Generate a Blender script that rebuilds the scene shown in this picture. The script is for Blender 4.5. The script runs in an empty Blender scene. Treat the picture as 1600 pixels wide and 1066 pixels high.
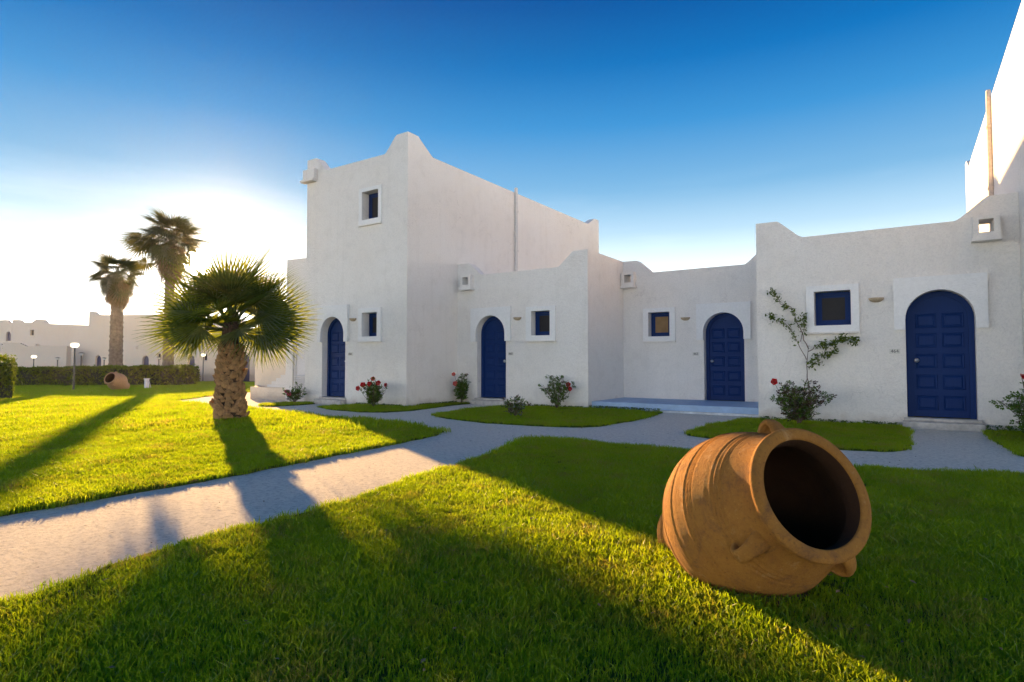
import bpy, bmesh, math, random
import numpy as np
from mathutils import Vector, Matrix

random.seed(7)
RNG = np.random.default_rng(7)
SC = bpy.context.scene
COL = SC.collection
R = math.radians

# ------------------------------------------------------------------ camera, sky, sun, exposure
cam = bpy.data.cameras.new('camera')
cam.lens = 930 / 1600 * 36
cam.sensor_width = 36
cam.clip_start = 0.05
cam.clip_end = 2000
co = bpy.data.objects.new('camera', cam)
COL.objects.link(co)
co.location = (0, 0, 1.05)
co.rotation_euler = (math.pi / 2 + math.atan(34 / 930), 0, R(33.5))
SC.camera = co

SUN_AZ = Vector((-0.879, 0.477, 0)).normalized()
SUN_EL = R(8.5)
SUN_DIR = Vector((SUN_AZ.x * math.cos(SUN_EL), SUN_AZ.y * math.cos(SUN_EL), math.sin(SUN_EL)))

world = bpy.data.worlds.new('World')
SC.world = world
world.use_nodes = True
wn = world.node_tree.nodes
wl = world.node_tree.links
wn.clear()
w_out = wn.new('ShaderNodeOutputWorld')
w_bg = wn.new('ShaderNodeBackground')
w_sky = wn.new('ShaderNodeTexSky')
w_sky.sky_type = 'NISHITA'
w_sky.sun_disc = False
w_sky.sun_elevation = SUN_EL
w_sky.sun_rotation = math.atan2(SUN_AZ.x, SUN_AZ.y)
w_sky.air_density = 1.0
w_sky.dust_density = 0.6
w_sky.ozone_density = 3.0
SKY_STRENGTH = 0.12
w_bg.inputs['Strength'].default_value = SKY_STRENGTH


def wmath(op, a=None, b=None, c=None):
    n = wn.new('ShaderNodeMath')
    n.operation = op
    for i, v in enumerate((a, b, c)):
        if v is None:
            continue
        if isinstance(v, (int, float)):
            n.inputs[i].default_value = v
        else:
            wl.new(v, n.inputs[i])
    return n.outputs[0]


w_tc = wn.new('ShaderNodeTexCoord')
w_norm = wn.new('ShaderNodeVectorMath')
w_norm.operation = 'NORMALIZE'
wl.new(w_tc.outputs['Generated'], w_norm.inputs[0])
w_sep = wn.new('ShaderNodeSeparateXYZ')
wl.new(w_norm.outputs[0], w_sep.inputs[0])
w_ramp = wn.new('ShaderNodeValToRGB')
SKY_STOPS = [(0.0, (1.0, 0.93, 0.83)), (0.06, (0.95, 0.90, 0.83)), (0.105, (0.32, 0.325, 0.32)), (0.16, (0.140, 0.166, 0.180)), (0.21, (0.076, 0.112, 0.140)), (0.276, (0.031, 0.071, 0.113)),  # horizon stops brightened all round as added fill for the shaded walls
             (0.37, (0.0070, 0.044, 0.098)), (0.45, (0.0006, 0.0255, 0.076)), (0.53, (0.0001, 0.0132, 0.052)), (1.0, (0.0001, 0.0100, 0.039))]
el = w_ramp.color_ramp.elements
while len(el) < len(SKY_STOPS):
    el.new(0.5)
for e, (p, c) in zip(el, SKY_STOPS):
    e.position = p
    e.color = (*c, 1)
wl.new(w_sep.outputs['Z'], w_ramp.inputs[0])
w_dot = wn.new('ShaderNodeVectorMath')
w_dot.operation = 'DOT_PRODUCT'
wl.new(w_norm.outputs[0], w_dot.inputs[0])
w_dot.inputs[1].default_value = SUN_DIR
w_ang = wmath('ARCCOSINE', wmath('MINIMUM', w_dot.outputs['Value'], 1.0))
# aureole of the low sun: a wide soft glow, a narrower one and the bright disc itself
glow_wide = wmath('EXPONENT', wmath('MULTIPLY', w_ang, -1 / 0.20))
glow_mid = wmath('EXPONENT', wmath('MULTIPLY', w_ang, -1 / 0.045))
glow_disc = wmath('MULTIPLY', wmath('LESS_THAN', w_ang, R(1.1)), 1.0)


def wmix(kind, fac, a, b):
    n = wn.new('ShaderNodeMix')
    n.data_type = 'RGBA'
    n.blend_type = kind
    if isinstance(fac, (int, float)):
        n.inputs['Factor'].default_value = fac
    else:
        wl.new(fac, n.inputs['Factor'])
    for v, s in ((a, n.inputs[6]), (b, n.inputs[7])):
        if isinstance(v, tuple):
            s.default_value = v
        else:
            wl.new(v, s)
    return n.outputs[2]


def wscale(col, k):
    n = wn.new('ShaderNodeVectorMath')
    n.operation = 'SCALE'
    if isinstance(col, tuple):
        n.inputs[0].default_value = col
    else:
        wl.new(col, n.inputs[0])
    if isinstance(k, (int, float)):
        n.inputs['Scale'].default_value = k
    else:
        wl.new(k, n.inputs['Scale'])
    return n.outputs[0]


def wadd(a, b):
    n = wn.new('ShaderNodeVectorMath')
    n.operation = 'ADD'
    wl.new(a, n.inputs[0])
    wl.new(b, n.inputs[1])
    return n.outputs[0]


GRAD_GAIN = 14.5
w_map = wn.new('ShaderNodeMapping')
w_map.inputs['Scale'].default_value = (1.2, 1.2, 9.0)
wl.new(w_norm.outputs[0], w_map.inputs['Vector'])
w_noise = wn.new('ShaderNodeTexNoise')
w_noise.inputs['Scale'].default_value = 2.2
w_noise.inputs['Detail'].default_value = 6
w_noise.inputs['Roughness'].default_value = 0.55
wl.new(w_map.outputs[0], w_noise.inputs['Vector'])
w_cl = wn.new('ShaderNodeMapRange')
w_cl.inputs['From Min'].default_value = 0.48
w_cl.inputs['From Max'].default_value = 0.78
w_cl.inputs['To Max'].default_value = 0.35
wl.new(w_noise.outputs['Fac'], w_cl.inputs['Value'])
w_lo = wn.new('ShaderNodeMapRange')
w_lo.inputs['From Min'].default_value = 0.30
w_lo.inputs['From Max'].default_value = 0.12
wl.new(w_sep.outputs['Z'], w_lo.inputs['Value'])
cloudy = wmix('MIX', wmath('MULTIPLY', w_cl.outputs[0], w_lo.outputs[0]), w_ramp.outputs[0], (0.24, 0.245, 0.25, 1))
sky_grad = wscale(cloudy, GRAD_GAIN)
sky_base = wmix('MIX', 0.992, w_sky.outputs[0], sky_grad)
sky_all = wadd(sky_base, wscale((1.0, 0.90, 0.74), wmath('MULTIPLY', glow_wide, 0.12)))
sky_all = wadd(sky_all, wscale((1.0, 0.84, 0.55), wmath('MULTIPLY', glow_mid, 4.5)))
sky_all = wadd(sky_all, wscale((1.0, 0.95, 0.85), wmath('MULTIPLY', glow_disc, 150.0)))
wl.new(sky_all, w_bg.inputs['Color'])
wl.new(w_bg.outputs[0], w_out.inputs[0])

sun = bpy.data.lights.new('sun', 'SUN')
sun.energy = 4.3
sun.angle = R(0.6)
sun.color = (1.0, 0.61, 0.25)
so = bpy.data.objects.new('sun', sun)
COL.objects.link(so)
so.rotation_euler = SUN_DIR.to_track_quat('Z', 'Y').to_euler()
so.location = SUN_DIR * 100

SC.view_settings.view_transform = 'Standard'
SC.view_settings.look = 'None'
SC.view_settings.gamma = 1
SC.view_settings.exposure = 2.05
SC.view_settings.use_curve_mapping = False
SC.render.engine = 'CYCLES'
SC.cycles.max_bounces = 8
SC.cycles.diffuse_bounces = 5
SC.cycles.transparent_max_bounces = 8
SC.cycles.sample_clamp_indirect = 10
try:
    SC.cycles.use_denoising = True
except Exception:
    pass


# ------------------------------------------------------------------ materials
class NT:
    """small helper round a material's node tree"""

    def __init__(self, name):
        self.m = bpy.data.materials.new(name)
        self.m.use_nodes = True
        self.n = self.m.node_tree.nodes
        self.l = self.m.node_tree.links
        self.b = self.n['Principled BSDF']
        self.out = self.n['Material Output']

    def coord(self, kind='Object'):
        return self.n.new('ShaderNodeTexCoord').outputs[kind]

    def noise(self, scale, detail=4, rough=0.6, vec=None, dist=0.0):
        t = self.n.new('ShaderNodeTexNoise')
        t.inputs['Scale'].default_value = scale
        t.inputs['Detail'].default_value = detail
        t.inputs['Roughness'].default_value = rough
        t.inputs['Distortion'].default_value = dist
        if vec is not None:
            self.l.new(vec, t.inputs['Vector'])
        return t.outputs['Fac']

    def voronoi(self, scale, vec=None):
        t = self.n.new('ShaderNodeTexVoronoi')
        t.inputs['Scale'].default_value = scale
        if vec is not None:
            self.l.new(vec, t.inputs['Vector'])
        return t.outputs['Distance']

    def ramp(self, fac, stops):
        r = self.n.new('ShaderNodeValToRGB')
        e = r.color_ramp.elements
        while len(e) < len(stops):
            e.new(0.5)
        for a, (p, c) in zip(e, stops):
            a.position = p
            a.color = (*c, 1) if len(c) == 3 else c
        self.l.new(fac, r.inputs[0])
        return r.outputs[0]

    def mix(self, fac, a, b, kind='MIX'):
        n = self.n.new('ShaderNodeMix')
        n.data_type = 'RGBA'
        n.blend_type = kind
        for v, s in ((fac, n.inputs['Factor']), (a, n.inputs[6]), (b, n.inputs[7])):
            if isinstance(v, (int, float)):
                s.default_value = v
            elif isinstance(v, tuple):
                s.default_value = (*v, 1) if len(v) == 3 else v
            else:
                self.l.new(v, s)
        return n.outputs[2]

    def math(self, op, a, b=None):
        n = self.n.new('ShaderNodeMath')
        n.operation = op
        for i, v in enumerate((a, b)):
            if v is None:
                continue
            if isinstance(v, (int, float)):
                n.inputs[i].default_value = v
            else:
                self.l.new(v, n.inputs[i])
        return n.outputs[0]

    def bump(self, height, strength=0.3, dist=0.01, prev=None):
        n = self.n.new('ShaderNodeBump')
        n.inputs['Strength'].default_value = strength
        n.inputs['Distance'].default_value = dist
        self.l.new(height, n.inputs['Height'])
        if prev is not None:
            self.l.new(prev, n.inputs['Normal'])
        return n.outputs[0]

    def set(self, color=None, rough=None, normal=None, metal=None, spec=None):
        for v, k in ((color, 'Base Color'), (rough, 'Roughness'), (metal, 'Metallic'), (spec, 'Specular IOR Level')):
            if v is None:
                continue
            if isinstance(v, tuple):
                self.b.inputs[k].default_value = (*v, 1) if len(v) == 3 else v
            elif isinstance(v, (int, float)):
                self.b.inputs[k].default_value = v
            else:
                self.l.new(v, self.b.inputs[k])
        if normal is not None:
            self.l.new(normal, self.b.inputs['Normal'])
        return self.m

    def world_pos(self):
        return self.n.new('ShaderNodeNewGeometry').outputs['Position']


def translucent_mat(name, front, back, weight=0.5, gloss=0.15, rand=0.0):
    """leaf or blade: diffuse reflection plus light passing through"""
    t = NT(name)
    t.n.remove(t.b)
    d = t.n.new('ShaderNodeBsdfDiffuse')
    tr = t.n.new('ShaderNodeBsdfTranslucent')
    gl = t.n.new('ShaderNodeBsdfGlossy')
    gl.inputs['Roughness'].default_value = 0.45
    gl.inputs['Color'].default_value = (0.9, 0.9, 0.9, 1)
    m1 = t.n.new('ShaderNodeMixShader')
    m1.inputs[0].default_value = weight
    m2 = t.n.new('ShaderNodeMixShader')
    fr = t.n.new('ShaderNodeFresnel')
    fr.inputs[0].default_value = 1.4
    t.l.new(t.math('MULTIPLY', fr.outputs[0], gloss), m2.inputs[0])
    t.l.new(d.outputs[0], m1.inputs[1])
    t.l.new(tr.outputs[0], m1.inputs[2])
    t.l.new(m1.outputs[0], m2.inputs[1])
    t.l.new(gl.outputs[0], m2.inputs[2])
    t.l.new(m2.outputs[0], t.out.inputs[0])
    return t, d.inputs['Color'], tr.inputs['Color']


M = {}


def make_plaster(name, base, warm, rough_scale=55):
    t = NT(name)
    p = t.world_pos()
    big = t.noise(0.55, 5, 0.6, p)
    mid = t.noise(3.0, 5, 0.65, p)
    c = t.mix(t.ramp(big, [(0.35, (0, 0, 0)), (0.7, (1, 1, 1))]), base, warm)
    c = t.mix(t.math('MULTIPLY', t.ramp(mid, [(0.5, (0, 0, 0)), (0.8, (1, 1, 1))]), 0.34), c, (0.60, 0.57, 0.52))
    # rain streaks, stretched down the wall
    mp = t.n.new('ShaderNodeMapping')
    mp.inputs['Scale'].default_value = (5.5, 5.5, 0.35)
    t.l.new(p, mp.inputs['Vector'])
    st = t.noise(1.0, 3, 0.6, mp.outputs[0])
    c = t.mix(t.math('MULTIPLY', t.ramp(st, [(0.55, (0, 0, 0)), (0.8, (1, 1, 1))]), 0.15), c, (0.52, 0.48, 0.42))
    # splash dirt at the foot of the wall
    sx = t.n.new('ShaderNodeSeparateXYZ')
    t.l.new(p, sx.inputs[0])
    foot = t.ramp(t.math('ADD', sx.outputs['Z'], t.math('MULTIPLY', t.math('SUBTRACT', mid, 0.5), 0.55)), [(0.0, (1, 1, 1)), (0.22, (0, 0, 0))])
    c = t.mix(t.math('MULTIPLY', foot, 0.55), c, (0.42, 0.33, 0.24))
    gr = t.noise(38, 3, 0.75, p)
    c = t.mix(t.math('MULTIPLY', t.ramp(gr, [(0.46, (0, 0, 0)), (0.66, (1, 1, 1))]), 0.32), c, (0.58, 0.565, 0.55))
    vc = t.n.new('ShaderNodeTexVoronoi')
    vc.feature = 'DISTANCE_TO_EDGE'
    vc.inputs['Scale'].default_value = 0.75
    wob = t.n.new('ShaderNodeVectorMath')
    wob.operation = 'ADD'
    t.l.new(p, wob.inputs[0])
    nz = t.n.new('ShaderNodeTexNoise')
    nz.inputs['Scale'].default_value = 3.0
    nz.inputs['Detail'].default_value = 5
    t.l.new(p, nz.inputs['Vector'])
    t.l.new(nz.outputs['Color'], wob.inputs[1])
    t.l.new(wob.outputs[0], vc.inputs['Vector'])
    crack = t.math('MULTIPLY', t.ramp(vc.outputs['Distance'], [(0.0, (1, 1, 1)), (0.007, (0, 0, 0))]), t.ramp(big, [(0.50, (0, 0, 0)), (0.62, (1, 1, 1))]))
    c = t.mix(t.math('MULTIPLY', crack, 0.40), c, (0.38, 0.34, 0.30))
    fine = t.noise(rough_scale, 6, 0.7, p)
    med = t.noise(14, 4, 0.6, p)
    nb = t.bump(fine, 0.8, 0.016)
    nb = t.bump(med, 0.45, 0.035, nb)
    nb = t.bump(gr, 0.6, 0.02, nb)
    t.set(c, 0.92, nb, spec=0.2)
    return t.m


M['plaster'] = make_plaster('plaster', (0.845, 0.815, 0.77), (0.825, 0.775, 0.71))
M['plaster_far_flare'] = make_plaster('plaster_far_flare', (0.74, 0.64, 0.54), (0.74, 0.62, 0.50), 20)  # distant white plaster, warm veil of flare put into its colour
M['plaster_sun_tint'] = make_plaster('plaster_sun_tint', (0.80, 0.70, 0.56), (0.80, 0.67, 0.52))  # staircase plaster, the sun's warm glow put into its colour


def simple(name, color, rough=0.6, bump=None, var=0.0, metal=0.0, spec=0.5, scale=20):
    t = NT(name)
    p = t.coord('Object')
    c = color
    if var:
        n = t.noise(scale, 5, 0.65, p)
        c = t.mix(t.ramp(n, [(0.3, (0, 0, 0)), (0.7, (1, 1, 1))]), tuple(x * (1 - var) for x in color), tuple(min(1, x * (1 + var)) for x in color))
    nb = None
    if bump:
        nb = t.bump(t.noise(bump[0], 4, 0.6, p), bump[1], bump[2])
    return t.set(c, rough, nb, metal, spec)


def make_blue():
    t = NT('blue_paint')
    p = t.coord('Object')
    mp = t.n.new('ShaderNodeMapping')
    mp.inputs['Scale'].default_value = (60, 60, 4)
    t.l.new(p, mp.inputs['Vector'])
    grain = t.noise(1.0, 4, 0.6, mp.outputs[0])
    wear = t.noise(35, 5, 0.7, p)
    c = t.mix(grain, (0.0016, 0.018, 0.090), (0.003, 0.030, 0.145))
    c = t.mix(t.math('MULTIPLY', t.ramp(wear, [(0.62, (0, 0, 0)), (0.75, (1, 1, 1))]), 0.35), c, (0.06, 0.10, 0.26))
    nb = t.bump(grain, 0.25, 0.004)
    return t.set(c, 0.6, nb, spec=0.22)


M['plaster_trim'] = simple('plaster_trim', (0.80, 0.79, 0.77), 0.9, (40, 0.6, 0.012), 0.05, spec=0.2)
M['blue'] = make_blue()
M['blue_far'] = simple('blue_paint_far', (0.02, 0.02, 0.09), 0.5)
M['metal'] = simple('brushed_metal', (0.72, 0.72, 0.70), 0.3, metal=1.0)
M['dark_metal'] = simple('dark_metal', (0.03, 0.03, 0.032), 0.45, var=0.3)
M['lamp_bowl'] = simple('lamp_bowl_clay', (0.42, 0.33, 0.22), 0.8, (60, 0.3, 0.004), 0.25)
M['tile'] = simple('plaque_tile', (0.66, 0.63, 0.56), 0.5, var=0.1)
M['ink'] = simple('plaque_ink', (0.05, 0.05, 0.06), 0.6)
M['stone'] = simple('step_stone', (0.46, 0.43, 0.39), 0.85, (30, 0.6, 0.01), 0.3, scale=8)
M['porch'] = simple('porch_blue_paint', (0.30, 0.42, 0.58), 0.6, (25, 0.3, 0.006), 0.16, scale=3)
M['kerb'] = simple('whitewashed_kerb', (0.62, 0.61, 0.58), 0.9, (20, 0.7, 0.015), 0.25, scale=6)
M['louvre'] = simple('louvre_paint', (0.72, 0.69, 0.68), 0.6, var=0.08)
M['pipe'] = simple('downpipe_paint', (0.60, 0.58, 0.56), 0.7, var=0.12)
M['pipe_clay'] = simple('downpipe_clay', (0.62, 0.50, 0.40), 0.8, var=0.2)
M['interior'] = simple('dark_interior', (0.03, 0.028, 0.03), 0.9)


def make_glass(name, col):
    t = NT(name)
    p = t.coord('Object')
    n = t.noise(6, 3, 0.6, p)
    v = t.voronoi(90, p)
    c = t.mix(n, col, tuple(x * 1.9 for x in col))
    nb = t.bump(v, 0.25, 0.004)
    return t.set(c, 0.45, nb, spec=0.12)


M['glass'] = make_glass('frosted_pane', (0.020, 0.019, 0.020))
M['glass_amber'] = make_glass('curtained_pane', (0.17, 0.105, 0.05))


def make_path():
    t = NT('path_concrete')
    p = t.world_pos()
    big = t.noise(0.7, 5, 0.6, p)
    mid = t.noise(6, 6, 0.7, p)
    fine = t.noise(60, 5, 0.75, p)
    vor = t.voronoi(45, p)
    c = t.mix(big, (0.76, 0.695, 0.565), (0.86, 0.785, 0.635))
    c = t.mix(t.math('MULTIPLY', t.ramp(mid, [(0.45, (0, 0, 0)), (0.75, (1, 1, 1))]), 0.5), c, (0.62, 0.57, 0.48))
    c = t.mix(t.math('MULTIPLY', t.ramp(fine, [(0.5, (0, 0, 0)), (0.8, (1, 1, 1))]), 0.4), c, (0.30, 0.27, 0.23))
    c = t.mix(t.math('MULTIPLY', t.ramp(fine, [(0.2, (1, 1, 1)), (0.42, (0, 0, 0))]), 0.5), c, (0.62, 0.60, 0.56))
    coarse = t.noise(22, 5, 0.8, p)
    c = t.mix(t.math('MULTIPLY', t.ramp(coarse, [(0.48, (0, 0, 0)), (0.62, (1, 1, 1))]), 0.62), c, (0.42, 0.375, 0.30))
    c = t.mix(t.math('MULTIPLY', t.ramp(coarse, [(0.30, (1, 1, 1)), (0.42, (0, 0, 0))]), 0.5), c, (0.86, 0.80, 0.70))
    nb = t.bump(mid, 0.35, 0.04)
    nb = t.bump(coarse, 0.6, 0.02, nb)
    nb = t.bump(fine, 0.8, 0.016, nb)
    nb = t.bump(vor, 0.35, 0.010, nb)
    return t.set(c, 0.95, nb, spec=0.15)


M['path'] = make_path()


def make_turf(name, a, b, dry):
    t = NT(name)
    p = t.world_pos()
    n1 = t.noise(1.1, 5, 0.65, p)
    n2 = t.noise(25, 6, 0.75, p)
    n3 = t.noise(140, 3, 0.7, p)
    c = t.mix(n1, a, b)
    c = t.mix(t.ramp(n2, [(0.45, (0, 0, 0)), (0.75, (1, 1, 1))]), c, dry)
    nb = t.bump(n3, 0.9, 0.03)
    nb = t.bump(n2, 0.8, 0.04, nb)
    return t.set(c, 0.95, nb, spec=0.1)


M['turf'] = make_turf('turf', (0.065, 0.110, 0.010), (0.095, 0.140, 0.014), (0.13, 0.115, 0.028))
M['ground'] = make_turf('rough_ground', (0.045, 0.06, 0.012), (0.07, 0.08, 0.02), (0.11, 0.09, 0.04))
M['soil'] = simple('bare_soil', (0.16, 0.085, 0.04), 0.95, (40, 0.9, 0.02), 0.4)


def make_grass_mat(name, lo, hi, tlo, thi, weight=0.55):
    t, dc, tc = translucent_mat(name, lo, hi, weight, 0.06)
    oi = t.n.new('ShaderNodeObjectInfo').outputs['Random']
    p = t.world_pos()
    patch = t.noise(0.9, 4, 0.6, p)
    dry = t.ramp(t.noise(2.6, 5, 0.7, p), [(0.48, (0, 0, 0)), (0.66, (1, 1, 1))])
    f = t.math('ADD', t.math('MULTIPLY', oi, 0.75), t.math('MULTIPLY', t.ramp(patch, [(0.35, (0, 0, 0)), (0.65, (1, 1, 1))]), 0.35))
    dryf = t.math('MULTIPLY', dry, t.math('POWER', oi, 1.5))
    t.l.new(t.mix(dryf, t.mix(f, lo, hi), (0.26, 0.19, 0.06)), dc)
    t.l.new(t.mix(dryf, t.mix(f, tlo, thi), (0.50, 0.34, 0.07)), tc)
    return t.m


M['grass'] = make_grass_mat('grass_blades', (0.085, 0.190, 0.010), (0.205, 0.290, 0.020), (0.32, 0.52, 0.006), (0.55, 0.64, 0.010), 0.58)


def leaf_mat(name, lo, hi, tlo, thi, weight=0.4, gloss=0.4):
    t, dc, tc = translucent_mat(name, lo, hi, weight, gloss)
    p = t.world_pos()
    n = t.noise(7, 4, 0.7, p)
    f = t.ramp(n, [(0.35, (0, 0, 0)), (0.65, (1, 1, 1))])
    t.l.new(t.mix(f, lo, hi), dc)
    t.l.new(t.mix(f, tlo, thi), tc)
    return t.m


M['frond'] = leaf_mat('palm_frond', (0.036, 0.068, 0.017), (0.070, 0.100, 0.023), (0.13, 0.18, 0.012), (0.36, 0.38, 0.02), 0.45, 0.15)
M['frond_far'] = leaf_mat('palm_frond_far', (0.045, 0.060, 0.022), (0.08, 0.09, 0.03), (0.08, 0.09, 0.015), (0.16, 0.14, 0.02), 0.35, 0.1)
M['dead_frond'] = leaf_mat('dead_frond', (0.12, 0.085, 0.05), (0.20, 0.14, 0.08), (0.12, 0.07, 0.03), (0.2, 0.12, 0.05), 0.25, 0.1)
M['boot'] = simple('palm_boot', (0.33, 0.185, 0.080), 0.9, (35, 0.8, 0.02), 0.5, scale=14)
M['palm_fibre'] = simple('palm_fibre', (0.065, 0.038, 0.022), 0.95, (50, 0.9, 0.02), 0.5, scale=18)
M['palm_bark'] = simple('palm_bark', (0.20, 0.15, 0.11), 0.95, (12, 0.9, 0.05), 0.4, scale=6)
M['hedge_leaf'] = leaf_mat('hedge_leaf', (0.05, 0.095, 0.012), (0.09, 0.14, 0.016), (0.16, 0.24, 0.010), (0.34, 0.40, 0.014), 0.5, 0.03)
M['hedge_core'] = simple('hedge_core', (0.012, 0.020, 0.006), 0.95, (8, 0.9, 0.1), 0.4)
M['rose_leaf'] = leaf_mat('rose_leaf', (0.055, 0.125, 0.018), (0.100, 0.17, 0.026), (0.07, 0.12, 0.01), (0.13, 0.15, 0.015), 0.35, 0.12)
M['rose_leaf_red'] = leaf_mat('rose_leaf_red', (0.075, 0.030, 0.030), (0.055, 0.055, 0.025), (0.11, 0.03, 0.02), (0.10, 0.08, 0.02), 0.35, 0.4)
M['vine_leaf'] = leaf_mat('vine_leaf', (0.055, 0.10, 0.012), (0.10, 0.14, 0.018), (0.10, 0.15, 0.01), (0.18, 0.2, 0.02), 0.4, 0.12)
M['twig'] = simple('twig', (0.11, 0.075, 0.05), 0.9, var=0.3)
M['vine_wood'] = simple('vine_wood', (0.20, 0.15, 0.12), 0.9, var=0.3)
M['petal_red'] = leaf_mat('petal_red', (0.42, 0.008, 0.012), (0.60, 0.02, 0.025), (0.4, 0.01, 0.01), (0.6, 0.03, 0.03), 0.3, 0.2)
M['petal_magenta'] = leaf_mat('petal_magenta', (0.33, 0.01, 0.06), (0.48, 0.02, 0.09), (0.35, 0.01, 0.05), (0.5, 0.02, 0.08), 0.3, 0.2)
M['petal_coral'] = leaf_mat('petal_coral', (0.62, 0.10, 0.09), (0.70, 0.18, 0.14), (0.5, 0.08, 0.05), (0.6, 0.12, 0.08), 0.3, 0.2)


def make_terracotta(name, inner=False):
    t = NT(name)
    p = t.coord('Object')
    big = t.noise(3.2, 5, 0.65, p)
    sp = t.noise(70, 5, 0.85, p)
    mid = t.noise(14, 6, 0.7, p)
    c = t.mix(big, (0.29, 0.118, 0.020), (0.42, 0.190, 0.034))
    c = t.mix(t.math('MULTIPLY', t.ramp(mid, [(0.5, (0, 0, 0)), (0.72, (1, 1, 1))]), 0.45), c, (0.25, 0.095, 0.022))
    c = t.mix(t.math('MULTIPLY', t.ramp(sp, [(0.54, (0, 0, 0)), (0.70, (1, 1, 1))]), 0.8), c, (0.12, 0.05, 0.018))
    c = t.mix(t.math('MULTIPLY', t.ramp(sp, [(0.25, (1, 1, 1)), (0.42, (0, 0, 0))]), 0.6), c, (0.60, 0.33, 0.09))
    st = t.noise(5.5, 6, 0.75, p, 0.6)
    c = t.mix(t.math('MULTIPLY', t.ramp(st, [(0.52, (0, 0, 0)), (0.66, (1, 1, 1))]), 0.70), c, (0.15, 0.07, 0.03))
    c = t.mix(t.math('MULTIPLY', t.ramp(st, [(0.28, (1, 1, 1)), (0.42, (0, 0, 0))]), 0.5), c, (0.56, 0.36, 0.17))
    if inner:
        c = t.mix(0.9, c, (0.028, 0.012, 0.008))  # shade inside the mouth put into the clay colour
    nb = t.bump(mid, 0.35, 0.012)
    nb = t.bump(sp, 0.9, 0.009, nb)
    return t.set(c, 0.88, nb, spec=0.25)


M['terracotta'] = make_terracotta('terracotta')
M['terracotta_inside_shade'] = make_terracotta('terracotta_inside_shade', True)
M['terracotta_far'] = simple('terracotta_far', (0.40, 0.24, 0.13), 0.9, var=0.25)


def make_globe():
    t, dc, tc = translucent_mat('lamp_globe', (1, 1, 1), (1, 1, 1), 0.72, 0.6)
    dc.default_value = (0.85, 0.83, 0.78, 1)
    tc.default_value = (0.95, 0.88, 0.75, 1)
    em = t.n.new('ShaderNodeEmission')
    em.inputs['Color'].default_value = (1.0, 0.86, 0.62, 1)
    em.inputs['Strength'].default_value = 0.28
    ad = t.n.new('ShaderNodeAddShader')
    src = t.out.inputs[0].links[0].from_socket
    t.l.new(src, ad.inputs[0])
    t.l.new(em.outputs[0], ad.inputs[1])
    t.l.new(ad.outputs[0], t.out.inputs[0])
    return t.m


M['globe'] = make_globe()


# ------------------------------------------------------------------ mesh helpers
class MB:
    """collects vertices and faces, then links them as one mesh object"""

    def __init__(self):
        self.v = []
        self.f = []

    def add(self, vs, fs):
        o = len(self.v)
        self.v.extend(tuple(x) for x in vs)
        self.f.extend(tuple(i + o for i in f) for f in fs)

    def box(self, x0, x1, y0, y1, z0, z1):
        vs = [(x, y, z) for z in (z0, z1) for y in (y0, y1) for x in (x0, x1)]
        self.add(vs, [(0, 2, 3, 1), (4, 5, 7, 6), (0, 1, 5, 4), (2, 6, 7, 3), (0, 4, 6, 2), (1, 3, 7, 5)])

    def tube(self, pts, radii, n=8, cap=True):
        pts = [Vector(p) for p in pts]
        rings = []
        up = Vector((0, 0, 1))
        prev = None
        for i, p in enumerate(pts):
            d = (pts[min(i + 1, len(pts) - 1)] - pts[max(i - 1, 0)]).normalized()
            a = prev if prev is not None else (up if abs(d.z) < 0.9 else Vector((1, 0, 0)))
            e1 = (a - d * a.dot(d)).normalized()
            prev = e1
            e2 = d.cross(e1)
            r = radii[i] if hasattr(radii, '__len__') else radii
            rings.append([p + (e1 * math.cos(2 * math.pi * k / n) + e2 * math.sin(2 * math.pi * k / n)) * r for k in range(n)])
        o = len(self.v)
        for r in rings:
            self.v.extend(tuple(x) for x in r)
        for i in range(len(rings) - 1):
            for k in range(n):
                self.f.append((o + i * n + k, o + i * n + (k + 1) % n, o + (i + 1) * n + (k + 1) % n, o + (i + 1) * n + k))
        if cap:
            self.f.append(tuple(o + k for k in reversed(range(n))))
            self.f.append(tuple(o + (len(rings) - 1) * n + k for k in range(n)))

    def lathe(self, prof, n=24, mat=None, wob=None):
        """prof: list of (r, z); axis Z; mat: Matrix"""
        o = len(self.v)
        for j, (r, z) in enumerate(prof):
            for k in range(n):
                a = 2 * math.pi * k / n
                q = Vector((r * math.cos(a), r * math.sin(a), z))
                if wob:
                    q = wob(q, a, j)
                if mat is not None:
                    q = mat @ q
                self.v.append(tuple(q))
        for j in range(len(prof) - 1):
            for k in range(n):
                self.f.append((o + j * n + k, o + j * n + (k + 1) % n, o + (j + 1) * n + (k + 1) % n, o + (j + 1) * n + k))

    def mesh(self, name, mat, smooth=False):
        me = bpy.data.meshes.new(name)
        me.from_pydata(self.v, [], self.f)
        me.materials.append(mat)
        if smooth:
            me.shade_smooth()
        me.update()
        return me

    def build(self, name, mat, parent=None, smooth=False, loc=None, auto=None):
        me = self.mesh(name, mat, smooth)
        return link(name, me, parent, loc, auto)


def link(name, me, parent=None, loc=None, auto=None):
    o = bpy.data.objects.new(name, me)
    COL.objects.link(o)
    if loc is not None:
        o.location = loc
    if parent is not None:
        o.parent = parent
    return o


def thing(name, label, cat, loc=(0, 0, 0), rz=0.0, group=None):
    o = bpy.data.objects.new(name, None)
    o.empty_display_size = 0.2
    COL.objects.link(o)
    o.location = loc
    o.rotation_euler = (0, 0, rz)
    o['label'] = label
    o['category'] = cat
    if group:
        o['group'] = group
    return o


def bevel(o, w=0.01, seg=2, ang=35):
    m = o.modifiers.new('bevel', 'BEVEL')
    m.width = w
    m.segments = seg
    m.limit_method = 'ANGLE'
    m.angle_limit = R(ang)
    return o


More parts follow.
